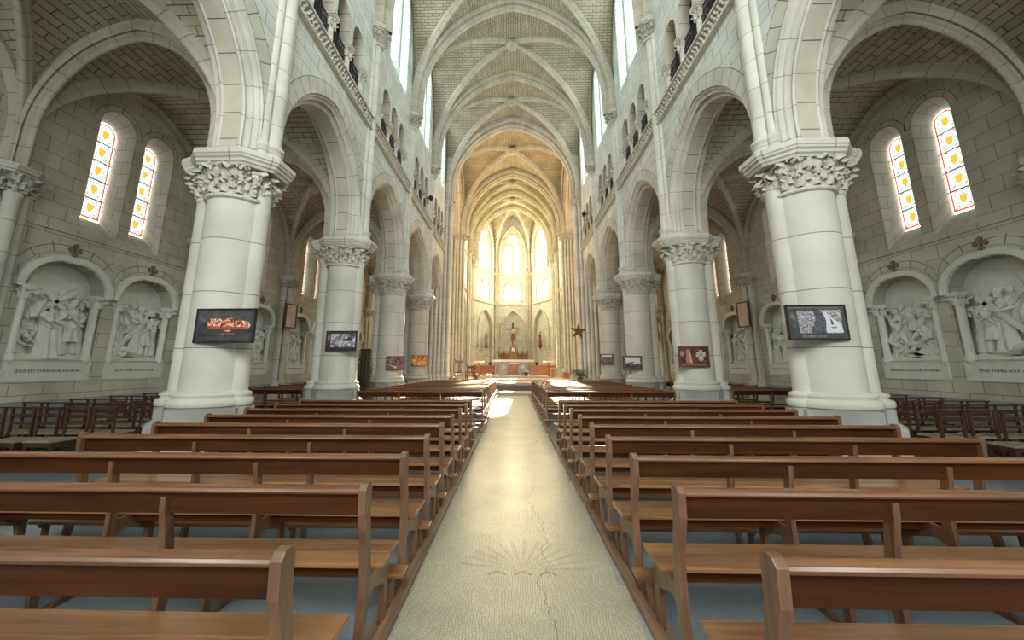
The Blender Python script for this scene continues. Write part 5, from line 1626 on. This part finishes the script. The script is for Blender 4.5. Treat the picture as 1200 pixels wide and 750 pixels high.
# altar
SZ = .88
t = thing('altar', 'grey stone altar with a white top slab on the sanctuary steps', 'altar', (0, 31, SZ))
b = MB(); b.box(-1.62, 1.62, -.5, .5, 1.10, 1.22); b.box(-1.56, 1.56, -.45, .45, 1.05, 1.10); build('table_slab', b, M['cloth'], t, bevel=.01)
b = MB()
b.box(-1.05, -.42, -.35, .35, 0, 1.05); b.box(.42, 1.05, -.35, .35, 0, 1.05); b.box(-1.15, 1.15, -.42, .42, 0, .10); b.box(-.42, .42, -.15, .3, .1, 1.05)
for x in (-1.38, 1.38): b.lathe([(.10, 0), (.10, .1), (.06, .14), (.055, .88), (.10, .98), (.12, 1.05)], 12, (x, -.25, 0))
build('altar_block', b, M['marble'], t, bevel=.012)
b = MB(); b.box(-.36, .36, -.22, -.16, .22, .86); build('red_panel', b, M['wood_red'], t, bevel=.01)
b = MB(); b.box(-.40, .40, -.30, -.2, .88, 1.0); build('white_cloth_band', b, M['cloth'], t)
for x in (-.73, .73):
    b = MB()
    b.lathe([(.02, -.02), (.16, 0), (.18, .02), (.02, .03)], 14, T=Matrix.Translation((x, -.35, .62)) @ Matrix.Rotation(PI / 2, 4, 'X'))
    for k in range(4):
        a = k * PI / 2; b.box(-.02, .02, -.02, .02, 0, .14, T=Matrix.Translation((x, -.38, .62)) @ Matrix.Rotation(a, 4, 'Y'))
    build('carved_roundel', b, M['relief'], t)
# gilded retable behind the altar
t = thing('retable', 'dark gilded retable with pinnacles and arched tabernacle behind the altar', 'retable', (0, 33.4, SZ))
b = MB(); b.box(-1.25, 1.25, -.2, .3, 0, 1.30); build('retable_base', b, M['marble'], t)
for k in range(4):
    x = (-1.0, -.58, .58, 1.0)[k]
    b = MB()
    b.box(x - .17, x + .17, -.05, .2, 1.30, 1.80)
    b.tube([(x - .14, -.08, 1.36)] + [(x + .14 * math.cos(PI - PI * i / 8), -.08, 1.6 + .16 * math.sin(PI * i / 8)) for i in range(9)] + [(x + .14, -.08, 1.36)], .025, 6)
    b.prism([(x - .2, 1.86), (x + .2, 1.86), (x, 2.02)], -.05, .15, 'y')
    build('side_panel', b, M['darkgold'], t)
for x in (-1.23, -.79, -.36, .36, .79, 1.23):
    b = MB(); b.lathe([(.045, 1.3), (.045, 1.9), (.06, 1.92), (.035, 2.0), (.0, 2.30)], 8, (x, -.05, 0)); build('pinnacle', b, M['darkgold'], t)
b = MB()
b.box(-.30, .30, -.15, .25, 1.30, 1.95)
b.prism([(-.28, 1.95)] + [(.28 * math.cos(PI - PI * i / 10), 2.15 + .30 * math.sin(PI * i / 10)) for i in range(11)] + [(.28, 1.95)], -.12, .2, 'y')
b.lathe([(.10, 2.42), (.05, 2.5), (.07, 2.54), (.0, 2.66)], 10); b.box(-.02, .02, -.02, .02, 2.6, 2.86); b.box(-.08, .08, -.02, .02, 2.74, 2.78)
build('tabernacle', b, M['gold'], t, bevel=.01)
b = MB(); b.prism([(-.13, 1.98)] + [(.13 * math.cos(PI - PI * i / 8), 2.14 + .15 * math.sin(PI * i / 8)) for i in range(9)] + [(.13, 1.98)], -.15, -.11, 'y'); build('pale_niche', b, M['white'], t)
# wooden stall fronts
for s, sn, mt in ((-1, 'left', 'wood_red'), (1, 'right', 'wood_orange')):
    t = thing('stall_front', '%s wooden stall front %s of the altar' % ('dark red' if s < 0 else 'orange brown', sn), 'stall', (s * 2.35, 31.9, SZ - .14))
    b = MB(); b.box(-1.05, 1.05, -.06, .06, 0, .88); build('panel', b, M[mt], t, bevel=.01)
    b = MB(); b.box(-1.16, 1.16, -.16, .12, .88, .94); build('top_board', b, M[mt], t, bevel=.01)
    for x in (-.7, 0, .7):
        b = MB(); b.box(x - .28, x + .28, -.085, -.06, .12, .76); build('field', b, M[mt], t, bevel=.01)
    # small plant bowl on the board
    t2 = thing('plant_bowl', 'small dark bowl plant on the %s stall front' % sn, 'plant', (s * 1.9, 31.9, SZ + .80))
    b = MB(); b.lathe([(.05, 0), (.12, .06), (.13, .12)], 12); build('bowl', b, M['walnut'], t2)
    b = MB()
    for k in range(10): b.ell((.09 * math.cos(k * 2.4), .09 * math.sin(k * 2.4), .16 + .02 * (k % 3)), (.06, .06, .05), 6, 4)
    build('leaves', b, M['leafdark'], t2)
# lecterns
for s, sn in ((-1, 'left'), (1, 'right')):
    t = thing('lectern', 'T-shaped wooden lectern standing %s of the altar' % sn, 'lectern', (s * 2.62, 29.5, .74))
    b = MB(); b.box(-.30, .30, -.2, .2, 0, .06); build('foot', b, M['wood_orange'], t, bevel=.01)
    b = MB(); b.box(-.07, .07, -.06, .06, .06, 1.12); build('stem', b, M['wood_red'], t, bevel=.008)
    b = MB(); b.prism([(-.24, 1.10), (.22, 1.22), (.22, 1.26), (-.24, 1.14)], -.42, .42, 'x'); build('book_board', b, M['wood_orange'], t, bevel=.006)
# flowers at the altar foot
def bouquet(lab, x, y, z, r, n, petal, green=True, seed=1):
    t = thing('flower_arrangement', lab, 'flowers', (x, y, z)); rnd = random.Random(seed)
    b = MB(); b.lathe([(.05, 0), (.10, .03), (.09, .16), (.11, .2)], 12); build('vase', b, M['white'] if not green else M['leafdark'], t)
    g = MB()
    for k in range(12): frond(g, (0, 0, .18), k * 2.4, r * rnd.uniform(.8, 1.3), .1, .08, .05, 5)
    build('greenery', g, M['leaf'], t)
    f = MB()
    for k in range(n):
        a, q = rnd.uniform(0, 6.28), rnd.uniform(0, r)
        c = (q * math.cos(a), q * math.sin(a), .26 + (r - q) * .5)
        for j in range(5): f.ell((c[0] + .03 * math.cos(j * 1.26), c[1] + .03 * math.sin(j * 1.26), c[2]), (.03, .03, .018), 6, 4)
    build('blossoms', f, petal, t)
bouquet('white blossoms over dark leaves at the right foot of the altar', .95, 29.9, .88, .30, 16, M['white'], seed=1)
bouquet('pink blossoms beside the wooden armchair left of the crossing', -3.95, 25.2, .60, .20, 18, M['pink'], False, seed=2)
bouquet('white blossoms in a low vase before the left stools', -2.55, 27.0, .74, .22, 14, M['white'], seed=3)
# armchair and stools
def armchair(lab, x, y, z, rz, tall):
    t = thing('armchair', lab, 'chair', (x, y, z), rz)
    for ex in (-.27, .27):
        b = MB(); b.box(ex - .03, ex + .03, .20, .26, 0, tall); b.lathe([(.03, 0), (.045, .03), (.0, .11)], 8, (ex, .23, tall)); build('back_leg', b, M['wood_leg'], t, bevel=.005)
        b = MB(); b.box(ex - .03, ex + .03, -.26, -.20, 0, .66); build('front_leg', b, M['wood_leg'], t, bevel=.005)
        b = MB(); b.box(ex - .035, ex + .035, -.28, .24, .66, .70); build('armrest', b, M['wood_leg'], t, bevel=.005)
    b = MB(); b.box(-.27, .27, -.25, .23, .40, .48); build('seat', b, M['robe_red'], t, bevel=.01)
    b = MB(); b.box(-.26, .26, .215, .245, tall - .18, tall - .04); b.box(-.26, .26, .215, .245, .56, .64)
    b.box(-.03, .03, .22, .24, .64, tall - .16)
    for e in (-1, 1): b.box(e * .15 - .02, e * .15 + .02, .22, .24, .64, tall - .16)
    build('backrest', b, M['wood_leg'], t, bevel=.004)
armchair('tall-backed dark wooden armchair left of the crossing, by the pink flowers', -3.62, 25.9, .60, .15, 1.42)
armchair('smaller dark wooden chair just right of the tall-backed armchair', -2.86, 26.1, .60, -.1, 1.05)
for i, (x, y, lb) in enumerate(((-2.22, 26.3, 'low wooden stool left of the white blossoms'), (-1.7, 26.5, 'low wooden stool nearer the steps in front of the red stall'))):
    t = thing('stool', lb, 'stool', (x, y, .60))
    b = MB(); b.box(-.22, .22, -.16, .16, .42, .47); build('seat', b, M['wood_orange'], t, bevel=.008)
    for ex in (-.18, .18):
        for ey in (-.12, .12):
            b = MB(); b.box(ex - .02, ex + .02, ey - .02, ey + .02, 0, .42); build('leg', b, M['wood_orange'], t)
t = thing('side_cabinet', 'small orange wooden cabinet right of the stalls', 'cabinet', (3.75, 28.2, .74))
b = MB(); b.box(-.22, .22, -.18, .18, 0, .46); build('body', b, M['wood_orange'], t, bevel=.01)
b = MB(); b.box(-.17, .17, -.195, -.18, .06, .40); build('door', b, M['wood_red'], t, bevel=.004)
t = thing('communion_rail', 'pale low rail at the right side of the sanctuary', 'rail', (3.3, 30.2, .60))
b = MB(); b.box(-.75, .75, -.05, .05, .80, .88)
for k in range(6): b.lathe([(.04, 0), (.05, .1), (.025, .3), (.04, .5), (.025, .7), (.04, .8)], 8, (-.68 + .27 * k, 0, 0))
build('rail', b, M['shaft'], t)

# crucifix and two statues on the apse walls
t = thing('crucifix', 'dark crucifix with a pale and red figure high on the centre apse wall', 'crucifix', (-.02, YE - .02, 0))
b = MB(); b.box(-.09, .09, -.05, .03, 3.7, 6.45); b.box(-.72, .72, -.05, .03, 5.72, 5.90); b.box(-.14, .14, -.05, .02, 6.45, 6.55); build('cross', b, M['walnut'], t, bevel=.01)
corp = figure('corpus', (0, 0, .60), (0, -.02, .90), (.02, -.05, 1.02), ((-.33, 0, 1.02), (-.56, 0, 1.10)), ((.33, 0, 1.02), (.56, 0, 1.10)), legs=(((-.04, -.10, .32), (-.02, -.03, .04)), ((.05, -.10, .32), (.03, -.04, .04))), robe=False, hair='long', mat=M['skin'])
link('corpus', corp, t, (0, -.10, 4.58), None, (1.12, 1, 1.12))
b = MB(); b.lathe([(.16, 0), (.20, .1), (.18, .55), (.15, .7)], 14, (0, -.12, 4.62)); b.lathe([(.02, 0), (.14, .2), (.17, .6)], 14, (0, -.12, 4.05)); build('red_drapery', b, M['robe_red'], t)
for s, sn, mt in ((-1, 'left', 'robe_blue'), (1, 'right', 'robe_red')):
    A, Bp = (Vector(AP[0]), Vector(AP[1])) if s < 0 else (Vector(AP[3]), Vector(AP[2]))
    q = (A + Bp) / 2
    t = thing('wall_statue', '%s robed statue on a bracket, %s apse wall' % ('blue and red' if s < 0 else 'red and brown', sn), 'statue', (q.x - s * .16, q.y - .1, 3.75), s * -PI / 3)
    b = MB(); b.lathe([(.02, -.35), (.12, -.15), (.22, 0), (.22, .06)], 12); build('bracket', b, M['robe_red'] if s < 0 else M['walnut'], t)
    me = F['veiled' if s < 0 else 'robed'].copy(); me.materials.clear(); me.materials.append(M[mt])
    link('robed_body', me, t, (0, 0, .05), None, (1.15, 1.0, 1.2))
# statue by the right transept corner
t = thing('wall_statue', 'brown robed statue on a tall bracket at the end of the right aisle', 'statue', (9.2, 25.3, 3.2), 0)
b = MB(); b.lathe([(.05, -.5), (.2, -.1), (.34, 0), (.34, .1)], 14); build('bracket', b, M['shaft'], t)
me = F['robed'].copy(); me.materials.clear(); me.materials.append(plain('brown_robe', (.30, .18, .13), .7)); link('robed_body', me, t, (0, 0, .1), None, (1.4, 1.4, 1.5))
# small black spotlights on the gallery
for x, y, z, lb in ((-4.52, 19.75, 10.72, 'small black spotlight on the left gallery, third bay'), (4.52, 23.2, 11.1, 'small black spotlight on the right gallery, last bay')):
    t = thing('spotlight', lb, 'lamp', (x, y, z))
    b = MB(); b.lathe([(.0, -.14), (.10, -.13), (.13, .0), (.12, .12), (.05, .17), (0, .18)], 14, T=Matrix.Rotation(PI / 2.4, 4, 'X')); build('lamp_head', b, M['black'], t)
    b = MB(); b.box(-.02, .02, -.02, .02, 0, .1); b.box(*sorted((0, -.24 * (1 if x > 0 else -1) * -1)), -.02, .02, -.02, .02); build('bracket', b, M['black'], t)

# ------------------------------------------------------------------ daylight and camera
sun = bpy.data.lights.new('sun', 'SUN'); sun.energy = 85; sun.angle = math.radians(.8); sun.color = (1.0, .90, .68)
so = bpy.data.objects.new('sun', sun); COL.objects.link(so)
dirv = Vector((-1.3, -28.2, -14.1)).normalized()
so.rotation_euler = dirv.to_track_quat('-Z', 'Y').to_euler()
so.location = (2, 60, 25)
wd = bpy.data.worlds.new('world'); SC.world = wd; wd.use_nodes = True
wd.node_tree.nodes['Background'].inputs[0].default_value = (1.0, .93, .80, 1); wd.node_tree.nodes['Background'].inputs[1].default_value = 3.0

cam = bpy.data.cameras.new('camera'); co = bpy.data.objects.new('camera', cam); COL.objects.link(co)
cam.sensor_width = 36; cam.lens = 450.0 / 1200 * 36
cam.shift_x = (600 - 588.9) / 1200; cam.shift_y = -(375 - 341.57) / 1200
cam.clip_start = .05; cam.clip_end = 200
p_, y_ = .1924, -.0267
fw = Vector((math.sin(y_) * math.cos(p_), math.cos(y_) * math.cos(p_), math.sin(p_)))
rt = Vector((math.cos(y_), -math.sin(y_), 0)); up = rt.cross(fw)
co.matrix_world = Matrix(((rt.x, up.x, -fw.x, -.037), (rt.y, up.y, -fw.y, 0), (rt.z, up.z, -fw.z, 1.6), (0, 0, 0, 1)))
SC.camera = co
SC.view_settings.view_transform = 'Standard'; SC.view_settings.look = 'None'
SC.view_settings.gamma = 1.0; SC.view_settings.use_curve_mapping = False
SC.view_settings.exposure = 0.80
SC.cycles.max_bounces = 8; SC.cycles.diffuse_bounces = 5; SC.cycles.glossy_bounces = 3; SC.cycles.transparent_max_bounces = 6
SC.cycles.sample_clamp_indirect = 6.0
